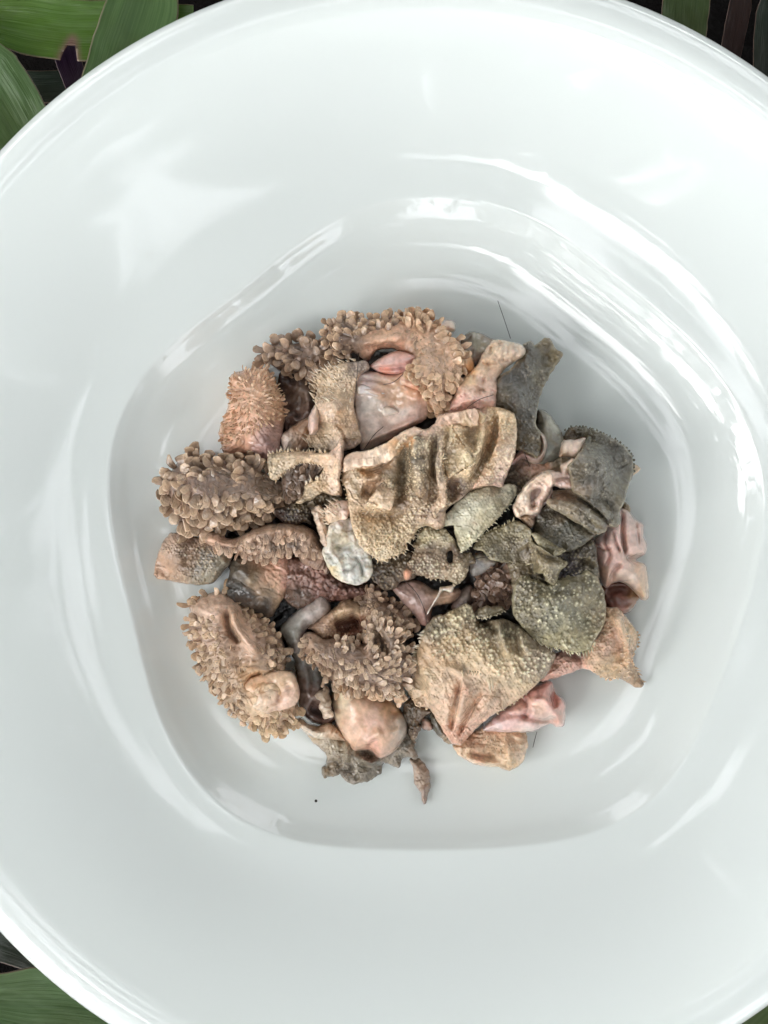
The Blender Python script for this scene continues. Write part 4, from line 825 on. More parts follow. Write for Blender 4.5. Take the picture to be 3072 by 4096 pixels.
h6 = piece('tripe_piece', 'shiny pale grey tube of tripe running down between the two lower frilled pieces', TC,
    [(925,690),(1000,600),(1100,530),(1190,470),(1230,480),(1265,560),(1180,640),(1110,700),(1110,770),(1180,860),(1210,940),(1230,1080),(1290,1180),(1320,1260),(1250,1330),(1120,1300),(1060,1200),(1040,1050),(1020,900),(960,770)],
    130, 110, M_MEMB, [(1150,550,(178,168,158)),(1050,640,(164,162,152)),(980,720,(134,136,124)),(1120,760,(120,96,88)),(1110,900,(136,138,132)),(1180,1000,(124,126,120)),(1060,980,(104,86,78)),(1160,1120,(110,88,76)),(1180,1230,(74,56,50)),(1240,1300,(96,72,60))],
    dome=60, dome_w=50, lumps=(12, 60), rough=(4, 20), folds=[([(1080,820),(1150,1000),(1140,1150)], -16, 20), ([(1120,1200),(1200,1240),(1280,1260)], -40, 26)], gain=1.2, zpts=[(1150,550,180),(1000,700,130),(1150,1100,110),(1200,1260,70)])
h1 = piece('tripe_piece', 'big mound of brown tripe thick with petal-like papillae at the left of the pile', TA,
    [(150,1230),(190,1160),(250,1080),(330,1040),(420,1050),(500,1040),(600,1080),(680,1050),(760,1090),(820,1150),(900,1200),(990,1210),(1010,1270),(960,1350),(880,1400),(800,1440),(720,1440),(640,1490),(560,1520),(480,1530),(400,1560),(320,1530),(250,1490),(210,1400),(170,1330)],
    170, 150, M_PETAL, [(300,1200,(124,98,84)),(600,1300,(116,94,80)),(900,1250,(116,96,80)),(620,1450,(160,134,120))], dome=120, dome_w=150, lumps=(22, 90))
petals(h1, [(150,1240),(190,1150),(250,1080),(330,1030),(500,1030),(600,1070),(700,1040),(800,1110),(900,1190),(1000,1210),(1020,1270),(960,1350),(880,1410),(800,1450),(720,1450),(560,1520),(400,1560),(300,1530),(230,1460),(200,1380),(150,1300)], TA,
    [(160,1230,-1,-.2),(250,1070,-.4,-1),(370,1020,-.1,-1),(520,1030,.1,-1),(700,1030,.2,-1),(800,1100,.4,-1),(280,1300,-.3,1),(400,1300,.05,1),(300,1500,-.1,1),(500,1350,.1,1),(650,1300,-.1,1),(800,1300,-.15,1),(900,1300,.2,1),(980,1250,.5,.5),(700,1150,-.6,-.3),(900,1200,-.9,.2),(600,1460,.2,1),(450,1180,-.7,-.3)],
    31, 52, 31, (4, 34), (122,98,82), (166,140,114), seed=2, lift=2)
h2 = piece('tripe_piece', 'ruffled band of brown tripe hanging just below the petal mound', TC,
    [(430,90),(480,50),(600,90),(700,50),(780,15),(900,-10),(1050,-10),(1150,30),(1215,120),(1225,190),(1150,230),(1060,200),(980,200),(900,235),(800,235),(700,225),(620,185),(520,165),(445,125)],
    220, 150, M_PETAL, [(520,110,(172,134,112)),(700,120,(170,138,116)),(900,60,(170,138,116)),(1050,60,(164,132,110)),(900,170,(118,98,84)),(1000,130,(104,86,76)),(1180,150,(140,112,94)),(700,210,(150,118,96))],
    dome=60, dome_w=50, lumps=(16, 60), wrinkle=[(20, 16, 12)], folds=[([(440,100),(600,130),(780,60),(950,30),(1150,60)], 22, 22)])
petals(h2, [(440,110),(600,110),(780,60),(1050,50),(1200,130),(1210,190),(980,190),(800,225),(620,175)], TC, [(500,150,.1,1),(700,180,-.1,1),(900,150,0,1),(1100,150,.1,1)], 23, 36, 17, (-5, 25), (134,108,92), (176,146,122), seed=3)
piece('tripe_piece', 'brown wrinkled tripe with short petals between the ruffled band and the milky membrane', TC,
    [(1050,190),(1130,190),(1230,170),(1260,260),(1240,330),(1150,300),(1080,260)], 200, 120, M_PETAL, [(1150,230,(138,110,94))], dome=30, dome_w=40, wrinkle=(16, 14, 20))

# ================= lower left
i1 = piece('tripe_piece', 'long rolled tripe with crowded small petals and a smooth pale cap at the bottom left', TC,
    [(330,580),(330,530),(370,490),(480,450),(560,450),(650,505),(770,590),(850,650),(915,720),(950,790),(970,860),(970,920),(960,960),(1010,975),(1048,1050),(1055,1130),(1035,1200),(1030,1280),(980,1320),(930,1370),(840,1370),(780,1350),(690,1310),(630,1270),(550,1190),(500,1120),(440,1040),(395,950),(375,860),(350,790),(325,700),(345,640)],
    160, 150, M_PETAL, [(480,540,(190,156,136)),(430,700,(150,120,100)),(600,800,(146,118,98)),(480,1000,(148,122,96)),(650,1100,(156,128,102)),(800,800,(140,112,92)),(900,850,(116,92,78)),(860,1100,(206,176,144)),(960,1050,(200,168,130)),(800,1200,(196,166,134)),(900,1200,(196,164,136)),(740,1060,(178,134,90)),(550,1150,(140,116,92)),(640,620,(180,146,122)),(720,780,(190,156,136)),(980,1200,(188,156,130))],
    dome=130, dome_w=120, lumps=(16, 80), rough=(4, 14), wrinkle=[(12, 16, 70)], folds=[([(610,530),(630,650),(700,760),(790,870)], 46, 20), ([(570,560),(590,680),(660,790)], -34, 14), ([(720,1080),(760,1020),(820,1010)], -50, 18), ([(900,1120),(950,1180),(1020,1130)], -14, 12)])
pr = [(380,560,-.8,-.1),(330,560,-1,-.3),(560,470,.3,-1),(400,700,-.8,.2),(480,800,-.3,.5),(560,900,-.1,.6),(400,900,-.8,.6),(500,1080,-.7,.7),(650,1250,-.5,.9),(800,1360,0,1),(950,1380,.2,1),(1020,1270,.7,.7),(780,600,.7,-.6),(900,700,.9,-.3),(960,850,1,.2),(840,850,.4,.5),(900,950,.5,.5),(700,950,.1,.8),(700,600,.7,-.2)]
petals(i1, [(370,600),(520,620),(580,690),(640,820),(700,900),(680,990),(680,1150),(760,1330),(630,1270),(500,1110),(400,960),(370,860),(330,700)], TC, pr, 26, 34, 20, (-4, 22), (146,118,96), (176,148,118), seed=4, roll=30)
petals(i1, [(640,520),(770,590),(910,720),(970,860),(960,950),(880,980),(830,900),(760,760),(680,640)], TC, pr, 25, 33, 20, (5, 45), (132,106,88), (172,144,114), seed=5, name='papilla')
petals(i1, [(690,1290),(800,1230),(950,1230),(1040,1200),(1030,1290),(980,1350),(930,1380),(840,1380),(760,1340)], TC, pr, 25, 44, 22, (-5, 30), (146,118,92), (178,150,114), seed=6)
petals(i1, [(320,560),(345,500),(480,440),(560,440),(620,490),(560,500),(480,480),(390,520)], TC, pr, 34, 50, 20, (10, 50), (150,122,98), (186,154,120), seed=7)
piece('pale_cap', 'smooth pale rounded cap', TC, [(690,1060),(740,1010),(830,990),(930,970),(1010,985),(1050,1060),(1058,1140),(1020,1200),(930,1230),(840,1250),(740,1200),(700,1130)], 275, 60, M_FAT,
    [(860,1110,(208,180,148)),(960,1050,(206,172,132)),(1000,1130,(210,176,152)),(780,1180,(196,168,138)),(760,1060,(196,150,104)),(930,1180,(200,162,138))], dome=30, dome_w=130, edge_w=10, lumps=(14, 50), rough=(3, 18), wrinkle=(6, 18, 60), parent=i1['ob'],
    folds=[([(880,1060),(930,1110),(910,1180)], -12, 12), ([(1000,1020),(1030,1100),(980,1180)], 14, 12)])

# ================= lower middle
i3 = piece('tripe_piece', 'open curled tripe with an orange hollow above the long-petalled piece', TF,
    [(215,440),(290,375),(370,315),(450,250),(560,240),(590,180),(660,180),(730,240),(790,275),(900,340),(945,420),(900,460),(800,440),(640,420),(590,470),(420,510),(310,520),(250,450)],
    150, 130, M_PETAL, [(450,280,(164,134,104)),(380,370,(150,118,92)),(300,440,(158,128,110)),(480,430,(120,70,50)),(540,410,(110,66,48)),(650,260,(130,104,88)),(850,370,(128,104,88)),(560,300,(160,132,104))],
    dome=60, dome_w=60, lumps=(12, 60), folds=[([(400,440),(480,420),(570,390)], -80, 30), ([(300,400),(420,320),(560,290)], 30, 30)], warts=[dict(s=13, r=5, h=6, tip=(190,160,126))])
petals(i3, [(560,240),(590,170),(660,180),(730,240),(790,275),(900,340),(945,420),(900,450),(780,380),(660,340),(600,320)], TF, [(600,180,-.4,-1),(700,210,.4,-.9),(850,310,.4,-.7),(930,400,.9,.2),(780,360,.2,.4),(640,300,-.6,.3)], 24, 38, 22, (5, 45), (118,92,78), (168,138,112), seed=3)
i4 = piece('fat_piece', 'smooth glossy peach coloured lump at the bottom of the pile', TF,
    [(375,850),(430,800),(640,820),(760,900),(830,980),(870,1040),(880,1120),(840,1200),(770,1270),(690,1300),(625,1245),(525,1250),(480,1200),(420,1110),(388,1000)],
    110, 100, M_FAT, [(410,920,(206,192,160)),(420,1000,(214,190,156)),(560,960,(222,178,142)),(560,1100,(226,178,142)),(660,1050,(214,168,144)),(700,1150,(216,170,134)),(790,1000,(206,160,110)),(800,1100,(194,170,148)),(850,1110,(150,146,138)),(640,1220,(216,160,136)),(500,1160,(224,180,146))],
    'fat', dome=110, dome_w=90, lumps=(10, 60), rough=(1.2, 20), folds=[([(790,960),(770,1040),(800,1120)], -20, 22), ([(600,1210),(650,1160),(720,1130)], 18, 22), ([(620,1250),(640,1200),(700,1180)], -10, 10)], group='lumps of fat among the tripe', ragged=1)
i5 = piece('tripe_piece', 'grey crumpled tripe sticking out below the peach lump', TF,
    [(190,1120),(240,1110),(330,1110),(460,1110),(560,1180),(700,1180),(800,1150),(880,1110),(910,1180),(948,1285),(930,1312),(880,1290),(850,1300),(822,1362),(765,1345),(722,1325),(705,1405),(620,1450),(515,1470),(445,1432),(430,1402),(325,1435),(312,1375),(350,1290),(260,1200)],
    62, 60, M_DARK, [(300,1150,(176,158,132)),(400,1220,(160,146,122)),(360,1370,(122,104,78)),(450,1300,(138,126,106)),(480,1390,(110,100,86)),(560,1350,(120,112,96)),(660,1350,(118,112,100)),(680,1270,(140,118,98)),(800,1300,(126,116,100)),(860,1220,(124,124,116)),(900,1260,(128,112,94)),(470,1230,(180,166,142)),(600,1290,(70,56,46))],  # the darkest tone paints the shade of a hole into the skin
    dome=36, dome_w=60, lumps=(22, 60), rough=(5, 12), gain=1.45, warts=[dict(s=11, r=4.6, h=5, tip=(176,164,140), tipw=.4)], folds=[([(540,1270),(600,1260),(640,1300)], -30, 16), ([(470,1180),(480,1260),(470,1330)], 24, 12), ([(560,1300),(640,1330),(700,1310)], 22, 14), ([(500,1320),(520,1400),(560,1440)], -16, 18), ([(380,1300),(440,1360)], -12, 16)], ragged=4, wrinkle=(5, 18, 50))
i6 = piece('tripe_strip', 'narrow ribbed tan rim curving beside the dark hollow at the bottom', TF,
    [(130,1055),(165,1030),(205,1060),(280,1085),(350,1065),(415,1090),(450,1140),(470,1185),(380,1180),(260,1165),(180,1112)], 100, 60, M_TAN,
    [(180,1070,(164,136,104)),(300,1110,(168,138,104)),(400,1110,(172,142,108)),(300,1160,(214,202,176)),(200,1120,(206,190,164))], dome=50, dome_w=30, wrinkle=(9, 9, 15), ragged=2.5)
piece('tripe_piece', 'curled grey flap with a pale frill left of the peach lump', TF,
    [(262,885),(300,850),(330,805),(365,880),(372,980),(385,1020),(330,1035),(290,965),(300,920)], 190, 60, M_TAN, [(310,880,(142,124,98)),(340,960,(176,160,136)),(350,1010,(190,170,144)),(335,830,(120,100,80))], dome=26, dome_w=24, ragged=5, wrinkle=(8, 14, 30))
i2 = piece('tripe_piece', 'fan of tripe with long finger-like petals in the lower middle of the pile', TF,
    [(175,560),(200,470),(260,470),(320,510),(420,500),(500,510),(590,540),(610,380),(680,370),(790,380),(890,430),(870,520),(920,640),(925,720),(880,790),(840,850),(800,900),(700,870),(600,840),(500,840),(400,810),(350,770),(300,720),(230,640)],
    215, 160, M_PETAL, [(230,560,(150,122,102)),(400,620,(130,104,88)),(600,700,(124,98,82)),(750,500,(112,92,78)),(850,650,(118,92,76)),(700,450,(140,114,92))], dome=70, dome_w=80, lumps=(18, 70),
    folds=[([(640,430),(700,560),(720,660)], -40, 26), ([(620,400),(640,520),(620,640)], 26, 18)], wrinkle=(6, 14, 80))
petals(i2, [(175,570),(200,470),(330,510),(500,510),(590,530),(615,380),(790,380),(890,430),(870,520),(925,650),(925,740),(850,850),(760,890),(600,840),(400,810),(300,720),(220,640)], TF,
    [(200,520,-.6,.3),(260,620,-.3,.9),(350,600,0,1),(430,520,.05,-.9),(500,540,0,-1),(640,560,.15,-1),(400,700,.1,1),(560,640,.05,1),(600,820,-.2,1),(750,650,.35,-.9),(850,700,.5,-.5),(800,820,.5,.9),(700,420,-.1,-1),(820,430,.6,-.6),(650,750,.4,-.4),(500,760,-.3,.8),(880,600,.7,-.4)],
    25, 42, 19, (4, 44), (128,102,84), (178,152,126), seed=8, lift=3)
petals(i2, [(400,760),(560,800),(760,840),(850,830),(850,900),(760,900),(640,870),(420,840)], TF, [(450,800,0,1),(700,900,.05,1),(840,880,.3,1)], 25, 52, 24, (-22, 8), (144,114,92), (178,146,114), seed=10)

i7 = piece('tripe_strip', 'ragged grey brown strip running down right of the peach lump', TF,
    [(860,930),(900,900),(960,950),(1040,990),(985,1030),(950,1060),(968,1110),(945,1160),(930,1220),(905,1170),(890,1110),(855,1060)], 110, 90, M_DARK,
    [(900,960,(96,84,68)),(970,1000,(120,102,82)),(920,1060,(104,88,70)),(930,1170,(122,100,82))], dome=30, dome_w=30, lumps=(14, 40), rough=(5, 10), ragged=5, warts=[dict(s=15, r=5, h=8, tip=(150,130,100))])
piece('tripe_piece', 'little pinkish scrap tucked between the grey strip and the thorny cream piece', TF, [(965,1050),(1000,1030),(1045,1060),(1045,1110),(1000,1116),(970,1095)], 60, 55, M_MEMB, [(1005,1060,(196,170,152)),(1020,1100,(166,124,100))], dome=24, dome_w=22)
piece('tripe_piece', 'dark pebbled edge of tripe peeping out left of the ribbed bottom piece', TD, [(238,1265),(290,1300),(340,1380),(400,1470),(350,1475),(300,1435),(255,1370),(242,1310)], 90, 80, M_DARK, [(280,1350,(92,88,76)),(340,1450,(150,130,104))], dome=24, dome_w=26, warts=[dict(s=14, r=6, h=10, tip=(132,126,108))], ragged=4)
piece('tripe_scrap', 'small brown pointed scrap lying alone on the bowl below the pile', TF,
    [(893,1302),(950,1296),(1000,1335),(1032,1420),(1036,1470),(1022,1530),(1003,1600),(985,1608),(972,1580),(970,1530),(928,1470),(915,1380)], 26, 26, M_TAN,
    [(920,1310,(134,118,98)),(985,1400,(122,94,68)),(1020,1450,(130,108,88)),(1000,1560,(128,106,90)),(945,1420,(146,124,100))], dome=26, dome_w=28, ragged=3, rough=(4, 10), warts=[dict(s=12, r=5, h=4, tip=(150,126,98))])

# ================= lower right
g4 = piece('tripe_piece', 'tan tripe with small spines and a wavy rim at the very bottom right', TD,
    [(375,1480),(480,1420),(560,1370),(700,1380),(822,1400),(832,1480),(812,1570),(770,1610),(720,1636),(640,1612),(520,1602),(440,1560),(395,1520)],
    80, 78, M_TAN, [(450,1530,(198,168,128)),(560,1540,(206,164,128)),(640,1470,(174,144,106)),(700,1500,(192,162,122)),(780,1520,(200,174,142)),(600,1580,(204,176,136)),(720,1610,(178,148,104)),(520,1450,(188,152,116))],
    dome=50, dome_w=50, lumps=(14, 50), rough=(3, 10), wrinkle=(5, 10, 100), folds=[([(480,1520),(560,1550),(640,1540)], -26, 18), ([(450,1550),(560,1585),(650,1590)], 20, 12), ([(700,1440),(720,1540),(740,1600)], 18, 16)], warts=[dict(s=13, r=5, h=5, tip=(222,202,166), tipw=.5)])
spikes(g4, region_pts(TD, [(560,1430),(700,1430),(720,1500),(600,1500)], 22, 5), 18, 4.6, (.1, .7), ((200,172,132), (232,214,180)))
g3 = piece('fat_piece', 'moist salmon pink fat tucked under the thorny cream piece at the lower right', TD,
    [(560,1385),(640,1290),(720,1230),(830,1150),(900,1105),(975,1098),(1000,1170),(1050,1210),(1062,1290),(1050,1362),(1000,1368),(970,1350),(920,1372),(850,1400),(740,1402),(630,1398)],
    140, 130, M_FAT, [(700,1340,(214,170,168)),(860,1180,(204,146,142)),(900,1240,(222,184,160)),(950,1130,(200,142,134)),(800,1260,(218,170,158)),(1000,1220,(208,150,140)),(950,1310,(224,190,176)),(1030,1300,(216,170,154)),(640,1370,(222,196,198)),(850,1340,(212,172,166)),(830,1395,(228,208,200))],
    'fat', dome=80, dome_w=60, lumps=(18, 46), rough=(3, 18), folds=[([(985,1110),(985,1180),(1000,1260)], -34, 12), ([(800,1190),(830,1260),(800,1330)], -20, 14), ([(860,1200),(930,1210),(980,1260)], 20, 16), ([(700,1300),(780,1300),(900,1330),(1020,1320)], -16, 12)], group='lumps of fat among the tripe', ragged=1.5)
g2 = piece('tripe_piece', 'large cream and olive tripe with warts and long folds at the bottom right', TD,
    [(165,1010),(150,950),(175,880),(205,780),(262,710),(330,692),(400,655),(460,622),(490,640),(512,700),(560,735),(600,728),(680,718),(780,755),(860,830),(960,890),(1000,930),(985,990),(940,1060),(880,1120),(812,1180),(720,1240),(640,1290),(560,1342),(500,1400),(425,1480),(372,1470),(300,1362),(240,1262),(160,1245),(112,1165),(112,1110)],
    290, 110, M_TAN, [(260,780,(118,108,84)),(400,720,(150,134,96)),(470,660,(168,158,124)),(330,850,(164,140,98)),(480,850,(160,136,94)),(250,950,(180,148,106)),(180,1080,(208,182,140)),(300,1100,(214,182,142)),(500,960,(196,170,124)),(620,900,(150,132,96)),(560,760,(104,92,68)),(700,800,(130,122,98)),(800,850,(134,120,92)),(700,950,(166,146,106)),(850,980,(134,118,90)),(930,930,(128,112,88)),(640,1040,(206,182,140)),(780,1080,(176,154,114)),(430,1150,(220,178,144)),(350,1280,(216,180,144)),(480,1250,(218,184,148)),(600,1200,(214,180,146)),(700,1180,(206,176,138)),(430,1420,(216,160,126)),(530,1350,(220,174,146)),(480,1100,(226,196,160))],
    dome=60, dome_w=90, lumps=(14, 100), rough=(3, 10), wrinkle=[(5, 10, -30)], gain=1.32,
    warts=[dict(s=20, r=8, h=13, tip=(218,210,172), tipw=.85, pit=.12, j=.22, region=[(250,720),(470,630),(560,760),(780,760),(980,930),(850,1080),(640,1080),(560,960),(400,940),(230,940)]),
           dict(s=11, r=4.5, h=5, tip=(210,188,146), tipw=.3)],
    folds=[([(430,1090),(410,1200),(385,1320),(375,1400)], -50, 20, 1), ([(470,1110),(440,1220),(410,1360)], 26, 20), ([(570,1160),(510,1250),(450,1360),(420,1430)], -42, 18, 1), ([(640,1180),(560,1270),(470,1370)], 20, 20), ([(650,700),(665,800),(700,900),(730,960)], 36, 15), ([(690,720),(710,800),(740,880)], -36, 16), ([(780,770),(800,860),(840,930)], 28, 14), ([(740,760),(760,850),(800,940)], -26, 13), ([(520,700),(600,770),(660,800)], -36, 20), ([(500,690),(560,700),(640,690)], 24, 12), ([(320,1000),(420,1040),(440,1080)], 16, 16), ([(180,1000),(230,1100),(260,1240)], 18, 26)],
    zpts=[(250,800,250),(480,680,300),(850,880,300),(600,950,300),(350,1100,270),(150,1150,180),(420,1440,170),(700,1200,240)])
spikes(g2, edge_pts(g2, TD, [(205,790),(172,880),(148,950),(165,1010)], 15, 3), 26, 6, (-.8, .1), ((206,190,154), (240,232,212)))
spikes(g2, edge_pts(g2, TD, [(430,1040),(500,1030),(560,1040)], 11, 4), 24, 5, (.1, .8), ((212,188,148), (240,226,196)))
spikes(g2, edge_pts(g2, TD, [(590,1080),(640,1060)], 18, 5), 34, 8, (.2, .8), ((212,188,148), (240,226,196)))
spikes(g2, np.vstack([edge_pts(g2, TD, [(820,1175),(720,1240),(640,1290)], 20, 6), edge_pts(g2, TD, [(112,1110),(150,1230),(240,1262)], 22, 7)]), 12, 4.4, (.1, .6), ((206,182,140), (232,214,180)))
g6 = piece('tripe_strip', 'dark toothed rim of tripe standing in the gap above the thorny cream piece', TD,
    [(500,690),(520,655),(600,640),(680,640),(700,670),(640,690),(560,720),(515,720)], 300, 60, M_DARK, [(600,660,(120,110,84)),(540,700,(70,62,50))], dome=26, dome_w=18, ragged=5)
spikes(g6, edge_pts(g6, TD, [(510,700),(560,712),(640,690),(700,668)], 9, 3, 1), 14, 4, (.3, .6), ((150,138,106), (212,202,172)))
f4 = piece('tripe_piece', 'square olive tripe studded with cream dots at the lower right of the pile', TD,
    [(738,600),(750,510),(800,450),(870,480),(950,515),(1050,462),(1180,425),(1250,460),(1290,560),(1305,660),(1290,760),(1235,850),(1205,905),(1100,922),(1040,900),(960,885),(870,835),(800,770),(745,690)],
    340, 80, M_DARK, [(820,520,(112,104,82)),(1000,560,(112,108,84)),(1150,500,(120,112,84)),(1230,600,(124,114,82)),(850,700,(120,112,84)),(1000,700,(106,104,80)),(1150,720,(120,116,86)),(1000,830,(150,142,102)),(1150,860,(160,150,110)),(1260,720,(140,124,90))],
    dome=44, dome_w=90, lumps=(14, 90), rough=(4, 11), warts=[dict(s=19, r=7, h=12, tip=(198,192,156), tipw=.85, j=.24), dict(s=10.5, r=4.2, h=5, tip=(150,142,110), tipw=.3)],
    folds=[([(850,620),(950,600),(1080,640)], 16, 40), ([(900,500),(960,560),(1040,560)], -18, 26), ([(1050,480),(1150,560),(1260,600)], 14, 30)], edge_col=((184,176,136), 14, .6), zpts=[(800,550,330),(1200,480,320),(1250,750,270),(1000,650,370),(1000,860,320)])
spikes(f4, edge_pts(f4, TD, [(870,835),(960,885),(1040,900),(1100,922),(1205,905),(1235,850)], 13, 3, 1.2), 20, 4.8, (.15, .75), ((176,166,124), (232,226,200)))
# ---------------------------------------------------------------- hairs and specks
def top_z(u, v):
    """height of whatever lies under photograph pixel (u, v), in px units"""
    best = 0.0
    for inf in ALLP:
        P = inf['P']; d = (P[:, 0] - u) ** 2 + (P[:, 1] - v) ** 2; i = int(np.argmin(d))
        if d[i] < 40: best = max(best, inf['Z'][i])
    return best
mh, n_, l_, b_ = nt('dark hair'); b_.inputs['Base Color'].default_value = (0.012, 0.008, 0.007, 1); b_.inputs['Roughness'].default_value = 0.4
def hair(label, T, line, rad=1.5, lift=14, z=None):
    ln = open_spline(tr(T, line), 9); zz = np.array([top_z(*p) for p in ln]) if z is None else np.interp(np.linspace(0, 1, len(ln)), np.linspace(0, 1, len(z)), z)
    if z is None:
        for _ in range(6): zz = np.maximum(zz, np.convolve(np.pad(zz, 1, 'edge'), [.25, .5, .25], 'valid'))
        zz = zz + lift
    p3 = W(ln[:, 0], ln[:, 1], zz); t = np.gradient(p3, axis=0); t /= np.linalg.norm(t, axis=1)[:, None]
    up = np.array([0, 0, 1.0]); s = np.cross(t, up); s /= np.linalg.norm(s, axis=1)[:, None] + 1e-9; q = np.cross(s, t)
    V = []; F = []; NC = 5
    for i in range(len(p3)):
        r_ = rad * K * (0.55 + 0.45 * math.sin(math.pi * (0.15 + 0.7 * i / len(p3))))
        for k in range(NC):
            a = 2 * math.pi * k / NC; V.append(p3[i] + (s[i] * math.cos(a) + q[i] * math.sin(a)) * r_)
    for i in range(len(p3) - 1):
        for k in range(NC): a = i * NC + k; b = i * NC + (k + 1) % NC; F.append((a, b, b + NC, a + NC))
    F.append(tuple(range(NC))[::-1]); F.append(tuple(len(V) - NC + k for k in range(NC)))
    base = p3[0]
    tag(link('hair', make_mesh('hair', np.array(V) - base, F, mh), loc=base), label, 'hair', 'dark hairs on the tripe')
hair('long dark hair standing up against the bowl above the cream fat', TB, [(650,5),(685,105),(727,232)], z=[150, 230, 330])
hair('straight dark hair along the left edge of the glossy membrane', TG, [(722,350),(712,480),(702,610)])
hair('curved dark hair from the pink fold towards the membrane', TG, [(1035,470),(980,525),(940,550),(885,562)])
hair('slanting dark hair at the lower left of the glossy membrane', TG, [(885,840),(820,900),(755,995)])
hair('dark hair lying across the cream fat by the dark leaf-shaped piece', TB, [(625,572),(540,600),(465,650)])
hair('short dark hair below the tip of the dark leaf-shaped piece', TB, [(810,920),(825,960),(841,1003)])
hair('long curved dark hair in the middle gap of the pile', TF, [(858,118),(940,205),(990,310),(1010,405)])
hair('short dark hair standing on the bowl by the salmon pink fat', TD, [(886,1398),(872,1450),(862,1492)], z=[150, 90, 40])
hair('short thin hair at the edge of the small membrane under the olive strip', TD, [(480,372),(530,352),(595,342)])
ms, n_, l_, b_ = nt('dark speck'); b_.inputs['Base Color'].default_value = (0.02, 0.016, 0.012, 1); b_.inputs['Roughness'].default_value = 0.6
def speck(label, u, v, r_, z, seed):
    import bmesh
    bm = bmesh.new(); bmesh.ops.create_icosphere(bm, subdivisions=1, radius=1); rr = np.random.default_rng(seed)
    for ve in bm.verts: ve.co = Vector((ve.co.x * r_ * K, ve.co.y * r_ * K * rr.uniform(.8, 1.5), ve.co.z * r_ * K * .6)) * rr.uniform(.85, 1.15)
    me = bpy.data.meshes.new('speck'); bm.to_mesh(me); bm.free(); me.materials.append(ms)
    z = z if z > 200 else float(floor_z(np.array([[u, v]]))[0]) - 1.0; p = W(u, v, z + r_ * .5); o = link('speck', me, loc=p); o.rotation_euler = (0, 0, rr.uniform(0, 3)); tag(o, label, 'speck', 'dark specks on the bowl')
speck('black seed-like speck on the bowl below the pile', 1264, 3204, 7, 16, 1)
speck('tiny dark speck in the well above left of the frilled tripe', 908, 1326, 4, 40, 2)
speck('tiny dark speck in the well left of the fingered block', 660, 1456, 4, 60, 3)
speck('tiny brown speck on the floor at the lower left of the well', 832, 3136, 6, 60, 4)
#speck('pin-sized dark speck on the rim at the lower left', 555, 3520, 3.5, 330, 5)
#speck('pin-sized dark speck on the rim at the lower right', 2740, 3702, 3.5, 350, 6)

# ---------------------------------------------------------------- leaves round the bowl
def leaf_mat(name, a, b2, rough=0.34):
    m, n, l, b = nt(name); tc = n.new('ShaderNodeTexCoord'); sx = n.new('ShaderNodeSeparateXYZ'); l.new(tc.outputs['Object'], sx.inputs[0])
    at = n.new('ShaderNodeAttribute'); at.attribute_name = 'pigment'; sp_ = n.new('ShaderNodeSeparateColor'); l.new(at.outputs['Color'], sp_.inputs[0])
    # lengthwise veins: noise stretched along the blade (pigment r = across, g = along, b = edge)
    cb = n.new('ShaderNodeCombineXYZ'); mu = n.new('ShaderNodeMath'); mu.operation = 'MULTIPLY'; mu.inputs[1].default_value = 46; l.new(sp_.outputs[0], mu.inputs[0]); l.new(mu.outputs[0], cb.inputs[0])
    mu2 = n.new('ShaderNodeMath'); mu2.operation = 'MULTIPLY'; mu2.inputs[1].default_value = 2.2; l.new(sp_.outputs[1], mu2.inputs[0]); l.new(mu2.outputs[0], cb.inputs[1])
    oi = n.new('ShaderNodeObjectInfo'); l.new(oi.outputs['Random'], cb.inputs[2])
    nz = n.new('ShaderNodeTexNoise'); nz.inputs['Scale'].default_value = 1.0; nz.inputs['Detail'].default_value = 5; l.new(cb.outputs[0], nz.inputs['Vector'])
    cr = n.new('ShaderNodeValToRGB'); cr.color_ramp.elements[0].position = .3; cr.color_ramp.elements[1].position = .72; cr.color_ramp.elements[0].color = (*a, 1); cr.color_ramp.elements[1].color = (*b2, 1)
    l.new(nz.outputs[0], cr.inputs[0])
    blot = n.new('ShaderNodeTexNoise'); blot.inputs['Scale'].default_value = 38; blot.inputs['Detail'].default_value = 4; l.new(tc.outputs['Object'], blot.inputs['Vector'])
    m1 = n.new('ShaderNodeMix'); m1.data_type = 'RGBA'; mp = n.new('ShaderNodeMapRange'); mp.inputs[1].default_value = .45; mp.inputs[2].default_value = .75; mp.inputs[4].default_value = .55
    l.new(blot.outputs[0], mp.inputs[0]); l.new(mp.outputs[0], m1.inputs[0]); l.new(cr.outputs[0], m1.inputs[6]); m1.inputs[7].default_value = (a[0] * .9 + .012, a[1] * .72, a[2] * .6, 1)
    m2 = n.new('ShaderNodeMix'); m2.data_type = 'RGBA'; l.new(sp_.outputs[2], m2.inputs[0]); l.new(m1.outputs[2], m2.inputs[6]); m2.inputs[7].default_value = (.17, .10, .075, 1)
    l.new(m2.outputs[2], b.inputs['Base Color'])
    bu = n.new('ShaderNodeBump'); bu.inputs['Strength'].default_value = .5; bu.inputs['Distance'].default_value = .0003; l.new(nz.outputs[0], bu.inputs['Height']); l.new(bu.outputs[0], b.inputs['Normal'])
    b.inputs['Roughness'].default_value = rough
    return m
L_GREEN = leaf_mat('green leaf', (.042, .092, .022), (.085, .15, .05))
L_BRIGHT = leaf_mat('fresh green leaf', (.05, .12, .012), (.10, .19, .035), .26)
L_DARK = leaf_mat('shaded green leaf', (.006, .014, .007), (.014, .026, .012))  # deep shade of the lower leaves is put into this green
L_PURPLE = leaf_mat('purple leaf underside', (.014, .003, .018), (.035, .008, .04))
L_OLIVE = leaf_mat('olive leaf', (.035, .065, .014), (.065, .10, .03))
L_RUST = leaf_mat('rusty dry leaf', (.016, .005, .003), (.035, .012, .007))

